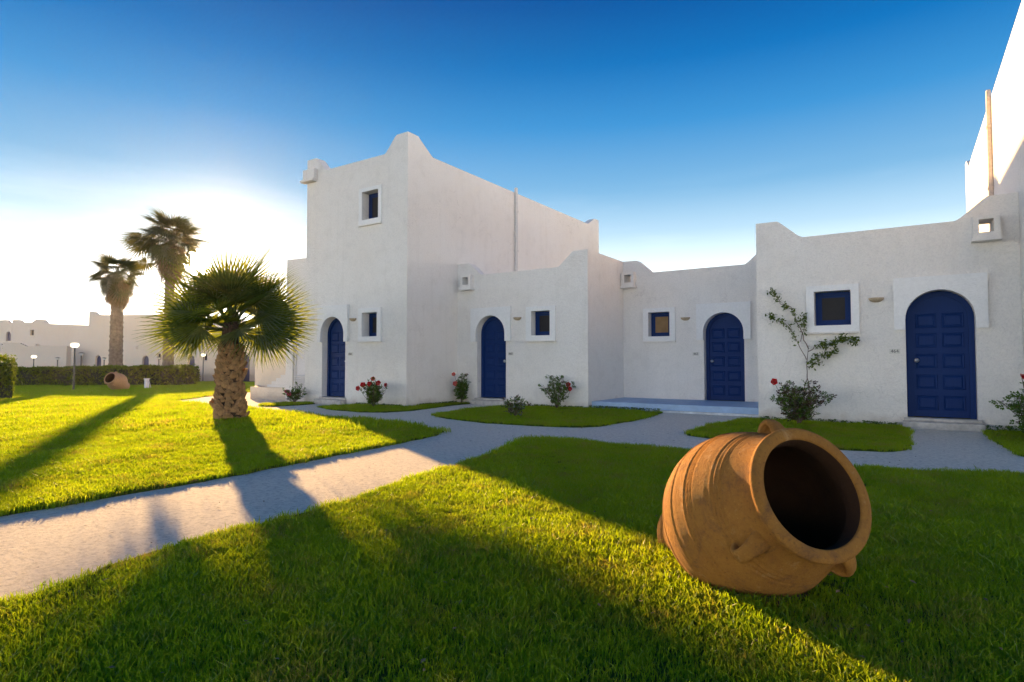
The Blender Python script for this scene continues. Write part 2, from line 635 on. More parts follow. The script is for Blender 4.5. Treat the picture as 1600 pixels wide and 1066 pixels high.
def gz(x):
    """the lawn falls away gently beyond the houses to the left"""
    return 0.012 * (x + 11) if x < -11 else 0.0


def poly_mesh(name, loops, P, depth, mat, parent, back=True, nrm=None):
    """flat outline (first loop) with holes (the rest) given as (s, z) pairs, P(s, z, d) -> point, given a thickness"""
    bm = bmesh.new()
    fronts, backs, edges = [], [], []
    for lp in loops:
        vs = [bm.verts.new(P(s, z, 0)) for s, z in lp]
        fronts.append(vs)
        for i in range(len(vs)):
            edges.append(bm.edges.new((vs[i], vs[(i + 1) % len(vs)])))
    g = bmesh.ops.triangle_fill(bm, use_beauty=True, use_dissolve=False, edges=edges)
    faces = [f for f in g['geom'] if isinstance(f, bmesh.types.BMFace)]
    remap = {}
    for lp, vs in zip(loops, fronts):
        b = []
        for (s, z), v in zip(lp, vs):
            q = bm.verts.new(P(s, z, depth))
            remap[v] = q
            b.append(q)
        backs.append(b)
    if back:
        for f in faces:
            bm.faces.new([remap[v] for v in reversed(f.verts)])
    for vs, b in zip(fronts, backs):
        k = len(vs)
        for i in range(k):
            j = (i + 1) % k
            bm.faces.new((vs[i], vs[j], b[j], b[i]))
    bmesh.ops.recalc_face_normals(bm, faces=bm.faces)
    me = bpy.data.meshes.new(name)
    bm.to_mesh(me)
    bm.free()
    me.materials.append(mat)
    return link(name, me, parent)


def frontP(ox, oy, ux=1.0, uy=0.0):
    """facade frame: s runs along (ux, uy) from (ox, oy); d goes into the building"""
    nx, ny = -uy, ux

    def P(s, z, d):
        return (ox + ux * s + nx * d, oy + uy * s + ny * d, z)
    return P


def arch(c, r, z0, z1, n=16):
    """arched opening, c centre, r half width, springing from z1 - r"""
    zc = z1 - r
    pts = [(c - r, z0), (c + r, z0)]
    for i in range(n + 1):
        a = math.pi * i / n
        pts.append((c + r * math.cos(a), zc + r * math.sin(a)))
    return pts


def rect(s0, s1, z0, z1):
    return [(s0, z0), (s1, z0), (s1, z1), (s0, z1)]


def slab(P, s0, s1, z0, z1, d0, d1, mb):
    c = [P(s, z, d) for z in (z0, z1) for d in (d0, d1) for s in (s0, s1)]
    mb.add(c, [(0, 2, 3, 1), (4, 5, 7, 6), (0, 1, 5, 4), (2, 6, 7, 3), (0, 4, 6, 2), (1, 3, 7, 5)])


# ------------------------------------------------------------------ ground, lawns, paths
def clip_slope(bm):
    geom = bm.verts[:] + bm.edges[:] + bm.faces[:]
    bmesh.ops.bisect_plane(bm, geom=geom, plane_co=(-11, 0, 0), plane_no=(1, 0, 0))


def ground_sheet(name, pts, z, mat, kind='structure', skirt=0.0):
    bm = bmesh.new()
    vs = [bm.verts.new((x, y, 0)) for x, y in pts]
    es = [bm.edges.new((vs[i], vs[(i + 1) % len(vs)])) for i in range(len(vs))]
    bmesh.ops.triangle_fill(bm, use_beauty=True, edges=es)
    for f in bm.faces:
        if f.normal.z < 0:
            f.normal_flip()
    if skirt:
        be = [e for e in bm.edges if e.is_boundary]
        r = bmesh.ops.extrude_edge_only(bm, edges=be)
        for v in [g for g in r['geom'] if isinstance(g, bmesh.types.BMVert)]:
            v.co.z -= skirt
    clip_slope(bm)
    for v in bm.verts:
        v.co.z += z + gz(v.co.x)
    bmesh.ops.recalc_face_normals(bm, faces=bm.faces)
    me = bpy.data.meshes.new(name)
    bm.to_mesh(me)
    bm.free()
    me.materials.append(mat)
    o = link(name, me)
    o['kind'] = kind
    return o


def ragged(pts, step=0.12, amp=0.03, seed=1, closed=True):
    """resample an outline and let its edge wander a little, as turf edges do"""
    rnd = random.Random(seed)
    out = []
    n = len(pts)
    ph = [rnd.uniform(0, 6.28) for _ in range(4)]
    acc = 0
    for i in range(n):
        a = Vector(pts[i])
        b = Vector(pts[(i + 1) % n])
        L = (b - a).length
        k = max(1, int(L / step)) if L < 14 else max(1, int(L / 1.5))
        d = (b - a) / max(L, 1e-6)
        nn = Vector((-d.y, d.x))
        for j in range(k):
            t = j / k
            s = acc + L * t
            w = amp * (0.5 * math.sin(s * 2.1 + ph[0]) + 0.35 * math.sin(s * 5.3 + ph[1]) + 0.3 * math.sin(s * 13 + ph[2])) + rnd.uniform(-0.3, 0.3) * amp
            q = a + d * (L * t) + nn * (w if j else 0)
            out.append((q.x, q.y))
        acc += L
    return out


ground_sheet('ground', [(-500, -300), (300, -300), (300, 500), (-500, 500)], -0.03, M['ground'])
PATHS = [(-30, -12), (14, -12), (14, 30), (-30, 30)]
path_main = [(-6.0, -10), (-2.9, -10), (-2.9, 1), (-3.2, 6), (9, 6.4), (9, 12.2), (1.6, 12.2), (1.6, 11.9), (-2.0, 11.9), (-2.0, 12.4), (-6.3, 12.4), (-6.3, 12.5), (-9.5, 12.5),
             (-9.5, 10.6), (-14.2, 10.6), (-14.2, 11.75), (-18.2, 11.75), (-18.4, 15), (-20.5, 21), (-25, 21), (-23, 15), (-21.2, 12), (-19.6, 10.0), (-18.4, 8.6), (-12, 7.4), (-6.2, 6.6)]
ground_sheet('path', path_main, 0.0, M['path'])
ground_sheet('path', [(-31.6, 17.2), (-29.3, 17.7), (-29.0, 18.6), (-31.8, 18.2)], 0.036, M['path'])

lawn_left = [(-5.2, -8), (-5.18, 1.5), (-5.2, 2.3), (-5.22, 3.4), (-5.34, 4.3), (-5.48, 5.37), (-5.57, 6.05), (-5.66, 6.6), (-5.85, 6.97), (-6.5, 7.25), (-7.7, 7.55), (-8.84, 7.67), (-10.0, 7.71),
             (-11.0, 7.81), (-12.2, 8.03), (-14.6, 8.34), (-17.3, 8.85), (-18.1, 9.1), (-19.1, 10.3), (-20.6, 11.9), (-22.4, 14.7), (-24.5, 20.5), (-34, 24.5), (-56, 25), (-70, 12), (-70, -8)]
lawn_front = [(-3.3, -8), (-3.25, 1.0), (-3.33, 1.3), (-3.42, 1.55), (-3.5, 2.1), (-3.48, 2.8), (-3.55, 3.3), (-3.65, 3.7), (-3.73, 4.3), (-3.85, 5.0), (-4.0, 5.65), (-4.17, 6.3), (-4.3, 6.85), (-4.22, 7.02),
              (-3.7, 7.12), (-2.76, 7.05), (-2.2, 7.0), (-1.2, 6.85), (-0.4, 6.8), (0.15, 6.98), (0.88, 7.2), (2.5, 7.7), (6, 8.2), (7.5, 8.2), (7.5, -8)]
bed_mid = [(-7.95, 9.1), (-8.1, 10.2), (-8.1, 12.17), (-6.0, 12.17), (-5.9, 12.22), (-4.25, 12.1), (-4.1, 10.2), (-4.22, 8.95), (-4.5, 8.62), (-4.9, 8.5), (-6.07, 8.37), (-7.15, 8.62)]
bed_tower = [(-11.65, 9.25), (-11.5, 10.27), (-9.76, 10.27), (-9.76, 12.15), (-9.3, 12.15), (-9.22, 10.9), (-9.0, 9.6), (-9.15, 9.0), (-9.64, 8.75), (-10.6, 8.85)]
bed_small = [(-14.0, 9.35), (-13.9, 10.27), (-12.85, 10.27), (-12.75, 9.5), (-12.9, 8.95), (-13.4, 8.9)]
bed_right = [(-2.66, 8.6), (-2.78, 9.6), (-2.7, 10.6), (-2.4, 11.66), (-0.06, 11.66), (0.0, 11.0), (0.02, 10.0), (0.03, 9.1), (-0.02, 8.6), (-0.25, 8.28), (-0.7, 8.2), (-1.51, 8.28), (-2.3, 8.42)]
bed_far = [(0.98, 11.66), (0.98, 9.6), (1.05, 8.75), (1.5, 8.35), (3, 8.5), (5, 8.7), (5.1, 9.95), (1.46, 9.95), (1.44, 11.66)]
LAWNS = {}
for i, (key, pts, amp) in enumerate((('left', lawn_left, 0.03), ('front', lawn_front, 0.035), ('mid', bed_mid, 0.03), ('tower', bed_tower, 0.03), ('small', bed_small, 0.03),
                                     ('right', bed_right, 0.03), ('far', bed_far, 0.03))):
    q = ragged(pts, 0.12, amp, i + 3)
    LAWNS[key] = q
    ground_sheet('lawn', q, 0.022, M['turf'], skirt=0.03)


# ------------------------------------------------------------------ house builder
def door_unit(P, c, r, z0, z1, house, rec=0.17, hinge=1, far=False, panels=True):
    """arched door: leaf mesh, with frame, raised panels and knob as its pieces"""
    rr = r - 0.045
    mat = M['blue_far'] if far else M['blue']
    leaf = poly_mesh('door', [arch(c, rr, z0 + 0.012, z1 - 0.045, 14)], lambda s, z, d: P(s, z, rec + 0.035 + d), 0.045, mat, house)
    if far:
        return leaf
    # frame: the band between two arches
    n = 18

    def arcpts(rad, ztop):
        return [(c - rad, z0 + 0.005)] + [(c + rad * math.cos(math.pi - math.pi * i / n), ztop - rad + rad * math.sin(math.pi * i / n)) for i in range(n + 1)] + [(c + rad, z0 + 0.005)]
    outer = arcpts(r - 0.003, z1 - 0.003)
    inner = arcpts(rr - 0.035, z1 - 0.08)
    mb = MB()
    vs = []
    for d in (rec, rec + 0.034):
        vs += [P(s, z, d) for s, z in outer] + [P(s, z, d) for s, z in inner]
    k = len(outer)
    fs = []
    for i in range(k - 1):
        fs += [(i, i + 1, k + i + 1, k + i), (2 * k + i, 3 * k + i, 3 * k + i + 1, 2 * k + i + 1), (k + i, k + i + 1, 3 * k + i + 1, 3 * k + i), (i, 2 * k + i, 2 * k + i + 1, i + 1)]
    mb.add(vs, fs)
    mb.build('frame', mat, leaf)
    if panels:
        w = (rr * 2 - 0.09 - 0.16) / 2
        zs = [0.12, 0.46, 0.80, 1.14, 1.46]
        for zi, zb in enumerate(zs):
            for side in (0, 1):
                s0 = c - w - 0.035 if side == 0 else c + 0.035
                zz0, zz1 = z0 + zb, z0 + zb + 0.235
                mb = MB()
                b = 0.028
                a0 = [P(s, z, rec + 0.035) for s, z in rect(s0, s0 + w, zz0, zz1)]
                a1 = [P(s, z, rec + 0.024) for s, z in rect(s0 + 0.008, s0 + w - 0.008, zz0 + 0.008, zz1 - 0.008)]
                a2 = [P(s, z, rec + 0.033) for s, z in rect(s0 + b, s0 + w - b, zz0 + b, zz1 - b)]
                a3 = [P(s, z, rec + 0.022) for s, z in rect(s0 + b + 0.02, s0 + w - b - 0.02, zz0 + b + 0.02, zz1 - b - 0.02)]
                vs = a0 + a1 + a2 + a3
                fs = []
                for t in range(3):
                    for i in range(4):
                        j = (i + 1) % 4
                        fs.append((t * 4 + i, t * 4 + j, t * 4 + 4 + j, t * 4 + 4 + i))
                fs.append((12, 13, 14, 15))
                mb.add(vs, fs)
                mb.build('panel', mat, leaf)
    mb = MB()
    sk = c + hinge * (rr - 0.10)
    zk = z0 + 0.93
    a = Vector(P(sk, zk, rec + 0.034))
    nrm = (Vector(P(sk, zk, 0)) - Vector(P(sk, zk, 1))).normalized()
    q = nrm.to_track_quat('Z', 'Y').to_matrix().to_4x4()
    mt = Matrix.Translation(a) @ q
    mb.lathe([(0.001, 0.0), (0.034, 0.0), (0.034, 0.008), (0.014, 0.012), (0.013, 0.035), (0.030, 0.046), (0.036, 0.060), (0.028, 0.074), (0.001, 0.080)], 14, mt)
    mb.build('door_knob', M['metal'], leaf, smooth=True)
    return leaf


def window_unit(P, s0, s1, z0, z1, house, rec=0.16, glass='glass', far=False, name='window'):
    w = 0.055 if not far else 0.05
    mat = M['blue_far'] if far else M['blue']
    win = poly_mesh(name, [rect(s0 + 0.004, s1 - 0.004, z0 + 0.004, z1 - 0.004), rect(s0 + w, s1 - w, z0 + w, z1 - w)], lambda s, z, d: P(s, z, rec + d), 0.05, mat, house)
    if not far:
        b = w + 0.012
        poly_mesh('sash', [rect(s0 + w + 0.002, s1 - w - 0.002, z0 + w + 0.002, z1 - w - 0.002), rect(s0 + b + 0.035, s1 - b - 0.035, z0 + b + 0.035, z1 - b - 0.035)],
                  lambda s, z, d: P(s, z, rec + 0.012 + d), 0.03, mat, win)
    mb = MB()
    slab(P, s0 + w - 0.01, s1 - w + 0.01, z0 + w - 0.01, z1 - w + 0.01, rec + 0.026, rec + 0.034, mb)
    mb.build('pane', M[glass], win)
    return win


def wall_lamp(P, s, z, house):
    mb = MB()
    n, prof = 12, [(0.115, 0.0), (0.112, -0.018), (0.095, -0.045), (0.06, -0.066), (0.02, -0.075)]
    rows = []
    for r, dz in prof:
        rows.append([P(s + r * math.cos(math.pi * k / n), z + dz, -r * 0.85 * math.sin(math.pi * k / n)) for k in range(n + 1)])
    vs = [v for row in rows for v in row]
    fs = []
    m = n + 1
    for j in range(len(prof) - 1):
        for k in range(n):
            fs.append((j * m + k, j * m + k + 1, (j + 1) * m + k + 1, (j + 1) * m + k))
    # rim lip and inside
    o = len(vs)
    vs += [P(s + 0.095 * math.cos(math.pi * k / n), z - 0.004, -0.08 * math.sin(math.pi * k / n)) for k in range(n + 1)]
    for k in range(n):
        fs.append((k, o + k, o + k + 1, k + 1))
    o2 = len(vs)
    vs += [P(s + 0.04 * math.cos(math.pi * k / n), z - 0.05, -0.035 * math.sin(math.pi * k / n)) for k in range(n + 1)]
    for k in range(n):
        fs.append((o + k, o2 + k, o2 + k + 1, o + k + 1))
    mb.add(vs, fs)
    mb.build('wall_lamp', M['lamp_bowl'], house, smooth=True)


def plaque(P, s, z, text, house):
    mb = MB()
    slab(P, s - 0.075, s + 0.075, z - 0.04, z + 0.04, -0.010, 0.001, mb)
    pl = mb.build('number_plaque', M['tile'], house)
    cu = bpy.data.curves.new('digits', 'FONT')
    cu.body = text
    cu.size = 0.075
    cu.align_x = 'CENTER'
    cu.align_y = 'CENTER'
    cu.extrude = 0.002
    cu.resolution_u = 3
    to = bpy.data.objects.new('digits', cu)
    COL.objects.link(to)
    bpy.context.view_layer.update()
    me = bpy.data.meshes.new_from_object(to.evaluated_get(bpy.context.evaluated_depsgraph_get()))
    bpy.data.objects.remove(to)
    bpy.data.curves.remove(cu)
    for v in me.vertices:
        x, y, zz = v.co
        v.co = P(s + x, z + y, -0.012 - zz)
    me.materials.clear()
    me.materials.append(M['ink'])
    link('digits', me, pl)


def water_spout(P, s, z, house, w=0.33, h=0.34, proud=0.17):
    """hollow plastered box round an overflow hole under the parapet, on a thicker bottom lip"""
    sp = poly_mesh('water_spout', [rect(s - w / 2, s + w / 2, z - h / 2, z + h / 2), rect(s - w / 2 + 0.075, s + w / 2 - 0.075, z - h / 2 + 0.08, z + h / 2 - 0.06)],
                   lambda a, b, d: P(a, b, -proud + d), proud, M['plaster'], house, back=False)
    mb = MB()
    slab(P, s - w / 2 - 0.02, s + w / 2 + 0.02, z - h / 2 - 0.05, z - h / 2 - 0.001, -proud - 0.02, 0.0, mb)
    mb.build('lip', M['plaster'], sp)


def surround_door(P, c, r, z1, house, s0, s1, zb, zt, proud=0.07):
    zc = z1 - r
    n = 16
    pts = [(s0, zb), (c - r, zb)]
    for i in range(n + 1):
        a = math.pi - math.pi * i / n
        pts.append((c + r * math.cos(a), zc + r * math.sin(a)))
    pts += [(c + r, zb), (s1, zb), (s1, zt), (s0, zt)]
    o = poly_mesh('door_surround', [pts], lambda s, z, d: P(s, z, -proud + d), proud, M['plaster_trim'], house, back=False)
    return o


def surround_window(P, hole, house, s0, s1, z0, z1, proud=0.05):
    o = poly_mesh('window_surround', [rect(s0, s1, z0, z1), hole], lambda s, z, d: P(s, z, -proud + d), proud, M['plaster_trim'], house, back=False)
    mb = MB()
    slab(P, s0 - 0.01, s1 + 0.01, z0 - 0.035, z0 - 0.001, -proud - 0.02, 0.0, mb)
    mb.build('sill', M['plaster'], o)
    return o


def step(P, c, w, z1, house, proud=0.20):
    mb = MB()
    slab(P, c - w / 2, c + w / 2, -0.1, z1 - 0.05, -proud, 0.0, mb)
    o = mb.build('door_step', M['stone'], house)
    bevel(o, 0.012)
    mb = MB()
    slab(P, c - w / 2 + 0.02, c + w / 2 - 0.02, z1 - 0.05, z1, -0.05, 0.17, mb)
    o = mb.build('threshold', M['stone'], house)
    bevel(o, 0.01)


ZR, ZM = 3.30, 3.64
TZR, TZM = 6.19, 6.56


def merlon_outline(s0, s1, zr, zm, left, right, z0=-0.4, fl=0.37, sl=0.34):
    """wall outline with sloped merlons at the ends"""
    pts = [(s0, z0), (s1, z0)]
    if right:
        pts += [(s1, zm), (s1 - fl, zm - 0.005), (s1 - fl - 0.06, zm - 0.05), (s1 - fl - sl, zr + 0.04), (s1 - fl - sl - 0.07, zr)]
    else:
        pts += [(s1, zr)]
    if left:
        pts += [(s0 + fl + sl + 0.07, zr), (s0 + fl + sl, zr + 0.04), (s0 + fl + 0.06, zm - 0.05), (s0 + fl, zm - 0.005), (s0, zm)]
    else:
        pts += [(s0, zr)]
    return pts


TH = 0.26


def shell(house, x0, x1, y0, y1, zr, zm, holes, lm, rm, left=True, right=True, side_flat=False, mat=None):
    """front wall with openings, side walls, back wall and a flat roof behind the parapet"""
    mat = mat or M['plaster']
    P = frontP(x0, y0)
    w = x1 - x0
    poly_mesh('front_wall', [merlon_outline(0, w, zr, zm, lm, rm)] + holes, P, TH, mat, house)
    dep = y1 - y0
    for on, xx, ux in ((left, x0, -1), (right, x1, 1)):
        if not on:
            continue
        if ux > 0:
            Q = frontP(xx, y0, 0, 1)
        else:
            def Q(s, z, d, xx=xx):
                return (xx + d, y0 + s, z)
        if side_flat:
            ol = [(TH, -0.4), (dep, -0.4), (dep, zm), (TH, zm)]
        else:
            fl, sl = 0.37, 0.46
            ol = [(TH, -0.4), (dep, -0.4), (dep, zm - 0.02), (dep - 0.36, zm - 0.03), (dep - 0.42, zm - 0.06), (dep - 0.88, zr + 0.03), (dep - 0.95, zr),
                  (fl + sl + 0.08, zr), (fl + sl, zr + 0.04), (fl + 0.05, zm - 0.05), (fl, zm - 0.005), (TH, zm)]
        poly_mesh('side_wall', [ol], Q, TH, mat, house)
    mb = MB()
    mb.box(x0 + TH + 0.002, x1 - TH - 0.002, y1 - TH, y1 - 0.002, -0.4, zr - 0.01)
    mb.build('back_wall', mat, house)
    mb = MB()
    mb.box(x0 + TH + 0.004, x1 - TH - 0.004, y0 + TH + 0.002, y1 - TH - 0.002, zr - 0.45, zr - 0.30)
    mb.build('roof', mat, house)
    return P


def one_storey(name, label, x0, x1, y0, y1, dc, dr, ztop, win, surr_w, lamp, plq, spouts, num, hinge, lm=True, rm=True, left=False, right=False, side_flat=True, glass='glass', zr=ZR, zm=ZM, dtop=None, door_step=True):
    h = thing(name, label, 'house', (x0, y0, 0), 0, 'white terrace houses with blue doors')
    h.location = (0, 0, 0)
    r, z0 = dr, 0.16
    holes = [arch(dc - x0, r, z0 - 0.02, ztop)]
    ws0, ws1, wz0, wz1 = win
    wh = rect(ws0 - x0, ws1 - x0, wz0, wz1)
    holes.append(wh)
    for (sx, sz) in spouts:
        holes.append(rect(sx - x0 - 0.09, sx - x0 + 0.09, sz - 0.09, sz + 0.11))
    P = shell(h, x0, x1, y0, y1, zr, zm, holes, lm, rm, left, right, side_flat)
    c = dc - x0
    surround_door(P, c, r, ztop, h, c - surr_w / 2, c + surr_w / 2, 1.59, 2.44)
    door_unit(P, c, r, z0, ztop, h, hinge=hinge)
    if door_step:
        step(P, c, 2 * r + 0.14, z0, h)
    cs, cz = (ws0 + ws1) / 2 - x0, (wz0 + wz1) / 2
    surround_window(P, wh, h, cs - 0.405, cs + 0.405, cz - 0.41, cz + 0.40)
    window_unit(P, ws0 - x0, ws1 - x0, wz0, wz1, h, glass=glass)
    wall_lamp(P, lamp[0] - x0, lamp[1], h)
    plaque(P, plq[0] - x0, plq[1], num, h)
    for (sx, sz) in spouts:
        water_spout(P, sx - x0, sz, h)
    return h, P


# tower house on the left ------------------------------------------------------------------
XT = -9.79


def tower(label, mirror=False, xoff=0.0, num='456'):
    """two storeys, arched door, upper and lower window; mirrored for the twin at the right"""
    h = thing('tower_house', label, 'house', (0, 0, 0), 0, 'white two-storey tower houses')
    x0, x1, y0, y1 = -13.5, XT, 10.3, 20.85
    w = x1 - x0
    dc, r, zt = -12.36 - x0, 0.45, 2.24
    up = rect(-11.32 - x0, -10.74 - x0, 4.62, 5.33)
    lo = rect(-11.27 - x0, -10.74 - x0, 1.70, 2.29)
    P0 = frontP(x0, y0)
    if mirror:
        def PF(s, z, d):
            x, y, zz = P0(s, z, d)
            return (xoff - (x - XT), y - 0.35, zz)
    else:
        PF = P0
    poly_mesh('front_wall', [merlon_outline(0, w, TZR - 0.03, TZM, True, True), arch(dc, r, 0.14, zt), up, lo], PF, TH, M['plaster'], h)

    def side(S):
        dep = y1 - y0
        fl, sl = 0.37, 0.46
        ol = [(TH, -0.4), (dep, -0.4), (dep, TZM - 0.02), (dep - 0.36, TZM - 0.03), (dep - 0.42, TZM - 0.06), (dep - 0.88, TZR + 0.06), (dep - 0.95, TZR + 0.03),
              (fl + sl + 0.08, TZR), (fl + sl, TZR + 0.04), (fl + 0.05, TZM - 0.05), (fl, TZM - 0.005), (TH, TZM)]
        poly_mesh('side_wall', [ol], S, TH, M['plaster'], h)
    side(lambda s, z, d: PF(w - d, z, s))
    side(lambda s, z, d: PF(d, z, s))
    mb = MB()
    slab(PF, TH + 0.002, w - TH - 0.002, -0.4, TZR - 0.02, y1 - y0 - TH, y1 - y0 - 0.004, mb)
    mb.build('back_wall', M['plaster'], h)
    mb = MB()
    slab(PF, TH + 0.004, w - TH - 0.004, TZR - 0.5, TZR - 0.35, TH + 0.002, y1 - y0 - TH - 0.002, mb)
    mb.build('roof', M['plaster'], h)
    surround_door(PF, dc, r, zt, h, dc - 0.58, dc + 0.58, 1.59, 2.53)
    door_unit(PF, dc, r, 0.16, zt, h, hinge=1)
    step(PF, dc, 1.04, 0.16, h)
    c = (up[0][0] + up[1][0]) / 2
    surround_window(PF, up, h, c - 0.40, c + 0.40, 4.50, 5.42, 0.035)
    window_unit(PF, up[0][0], up[1][0], 4.62, 5.33, h, rec=0.2)
    c = (lo[0][0] + lo[1][0]) / 2
    surround_window(PF, lo, h, c - 0.39, c + 0.39, 1.59, 2.40)
    window_unit(PF, lo[0][0], lo[1][0], 1.70, 2.29, h, rec=0.2)
    wall_lamp(PF, -11.62 - x0, 2.17, h)
    plaque(PF, -11.72 - x0, 1.27, num, h)
    mb = MB()
    slab(PF, -0.05, 0.42, 5.98, 6.26, -0.12, 0.0, mb)
    o = mb.build('water_spout', M['plaster'], h)
    bevel(o, 0.02)
    mb = MB()
    slab(PF, -0.10, 0.40, 5.92, 5.978, -0.16, 0.0, mb)
    mb.build('lip', M['plaster'], o)
    # rainwater pipe on the side wall
    mb = MB()
    yy = 4.66
    slab(PF, w + 0.001, w + 0.075, 0.1, TZR + 0.16, yy - 0.05, yy + 0.05, mb)
    p = mb.build('downpipe', M['pipe_clay'] if mirror else M['pipe'], h)
    bevel(p, 0.02)
    for zz in (1.4, 2.9, 4.4, 5.6):
        mb = MB()
        slab(PF, w + 0.001, w + 0.085, zz, zz + 0.05, yy - 0.062, yy + 0.062, mb)
        mb.build('bracket', M['pipe_clay'] if mirror else M['pipe'], p)
    return h, PF


tower_left, PT = tower('tall white two-storey house behind the stubby palm, arched blue door at its foot', num='458')
# low wing at the tower's outer side with a louvred cupboard door
XW0, YW = -14.68, 10.55
P = frontP(XW0, YW)
lv = rect(0.30, 0.98, 0.10, 2.25)
wing = thing('side_wing', 'low white wing with louvred service door joined to the tall tower house', 'house')
poly_mesh('front_wall', [[(0, -0.4), (1.18, -0.4), (1.18, 3.95), (0, 3.98)], lv], P, 0.25, M['plaster'], wing)
mb = MB()
mb.box(XW0, XW0 + 0.25, YW + 0.252, 18, -0.4, 3.97)
mb.build('side_wall', M['plaster'], wing)
mb = MB()
mb.box(XW0 + 0.252, -13.502, YW + 0.252, 18, 3.5, 3.7)
mb.build('roof', M['plaster'], wing)
mb = MB()
slab(P, 0.31, 0.97, 0.105, 2.245, 0.10, 0.13, mb)
ld = mb.build('louvred_door', M['louvre'], wing)
for z0, z1 in ((0.18, 0.72), (1.75, 2.2)):
    k = int((z1 - z0) / 0.06)
    for i in range(k):
        mb = MB()
        zz = z0 + i * 0.06
        c = [P(s, z, d) for s in (0.36, 0.92) for z, d in ((zz, 0.055), (zz + 0.012, 0.05), (zz + 0.052, 0.098), (zz + 0.04, 0.0985))]
        mb.add(c, [(0, 1, 2, 3), (7, 6, 5, 4), (0, 4, 5, 1), (1, 5, 6, 2), (2, 6, 7, 3), (3, 7, 4, 0)])
        mb.build('slat', M['louvre'], ld)
for s0, s1 in ((0.315, 0.355), (0.925, 0.965)):
    mb = MB()
    slab(P, s0, s1, 0.105, 2.245, 0.05, 0.0998, mb)
    mb.build('stile', M['louvre'], ld)

# outside staircase left of the wing
st = thing('outdoor_staircase', 'short white outdoor staircase between its parapets, left of the tower house', 'staircase')
mb = MB()
mb.box(-16.95, -14.70, 10.93, 11.07, -0.4, 0.31)
mb.build('kerb_wall', M['plaster_sun_tint'], st)
poly_mesh('parapet', [[(0, -0.4), (3.25, -0.4), (3.25, 2.35), (2.2, 1.98), (0.12, 1.27), (0, 1.23)]], frontP(-17.98, 11.75), 0.2, M['plaster_sun_tint'], st)
mb = MB()
mb.add([(-16.95, 11.072, -0.4), (-16.95, 11.072, 0.31), (-17.98, 11.749, 0.31), (-17.98, 11.749, -0.4), (-16.80, 11.072, -0.4), (-16.80, 11.072, 0.31), (-17.80, 11.749, 0.31), (-17.80, 11.749, -0.4)],
       [(0, 1, 2, 3), (7, 6, 5, 4), (1, 5, 6, 2), (0, 4, 5, 1), (3, 2, 6, 7)])
mb.build('end_wall', M['plaster_sun_tint'], st)
for i in range(9):
    mb = MB()
    mb.box(-16.75 + i * 0.22, -14.70, 11.075, 11.745, 0.09 + i * 0.10 - (0.5 if i == 0 else 0), 0.188 + i * 0.10)
    mb.build('step', M['plaster'], st)

# middle house, porch house, right house ------------------------------------------------------
one_storey('terrace_house', 'low white house between tower house and porch, narrow blue door beside small window', XT + 0.002, -6.01, 12.2, 20, -8.70, 0.445, 2.24,
           (-7.50, -6.98, 1.70, 2.29), 1.22, (-7.91, 2.16), (-8.11, 1.27), [(-9.41, 3.14)], '460', 1, right=True)
one_storey('terrace_house', 'recessed white house behind the blue-painted porch, amber window left of its door', -6.008, -2.26, 14.23, 20, -3.525, 0.455, 2.22,
           (-5.33, -4.79, 1.70, 2.30), 1.22, (-4.41, 2.14), (-4.17, 1.26), [(-5.82, 3.16)], '462', -1, glass='glass_amber', door_step=False)
one_storey('terrace_house', 'nearest low white house at the right, wide blue door and square frosted window', -2.29, 1.47, 11.7, 20, 0.457, 0.457, 2.22,
           (-1.335, -0.77, 1.70, 2.30), 1.22, (-0.40, 2.14), (-0.155, 1.24), [(1.065, 3.14)], '464', -1, left=True)
tower('white two-storey house cut off by the picture edge, sunlit side wall above the nearest house', True, 1.472, '466')

# porch: a raised floor painted blue between the two projecting houses
pt = thing('porch', 'blue-painted raised porch floor with whitewashed kerb before the recessed house', 'porch')
mb = MB()
mb.box(-6.006, -2.294, 12.36, 14.226, -0.2, 0.172)
o = mb.build('porch_floor', M['porch'], pt)
bevel(o, 0.015)
mb = MB()
mb.box(-5.2, -2.294, 12.26, 12.357, -0.2, 0.045)
o = mb.build('kerb', M['kerb'], pt)
bevel(o, 0.02)


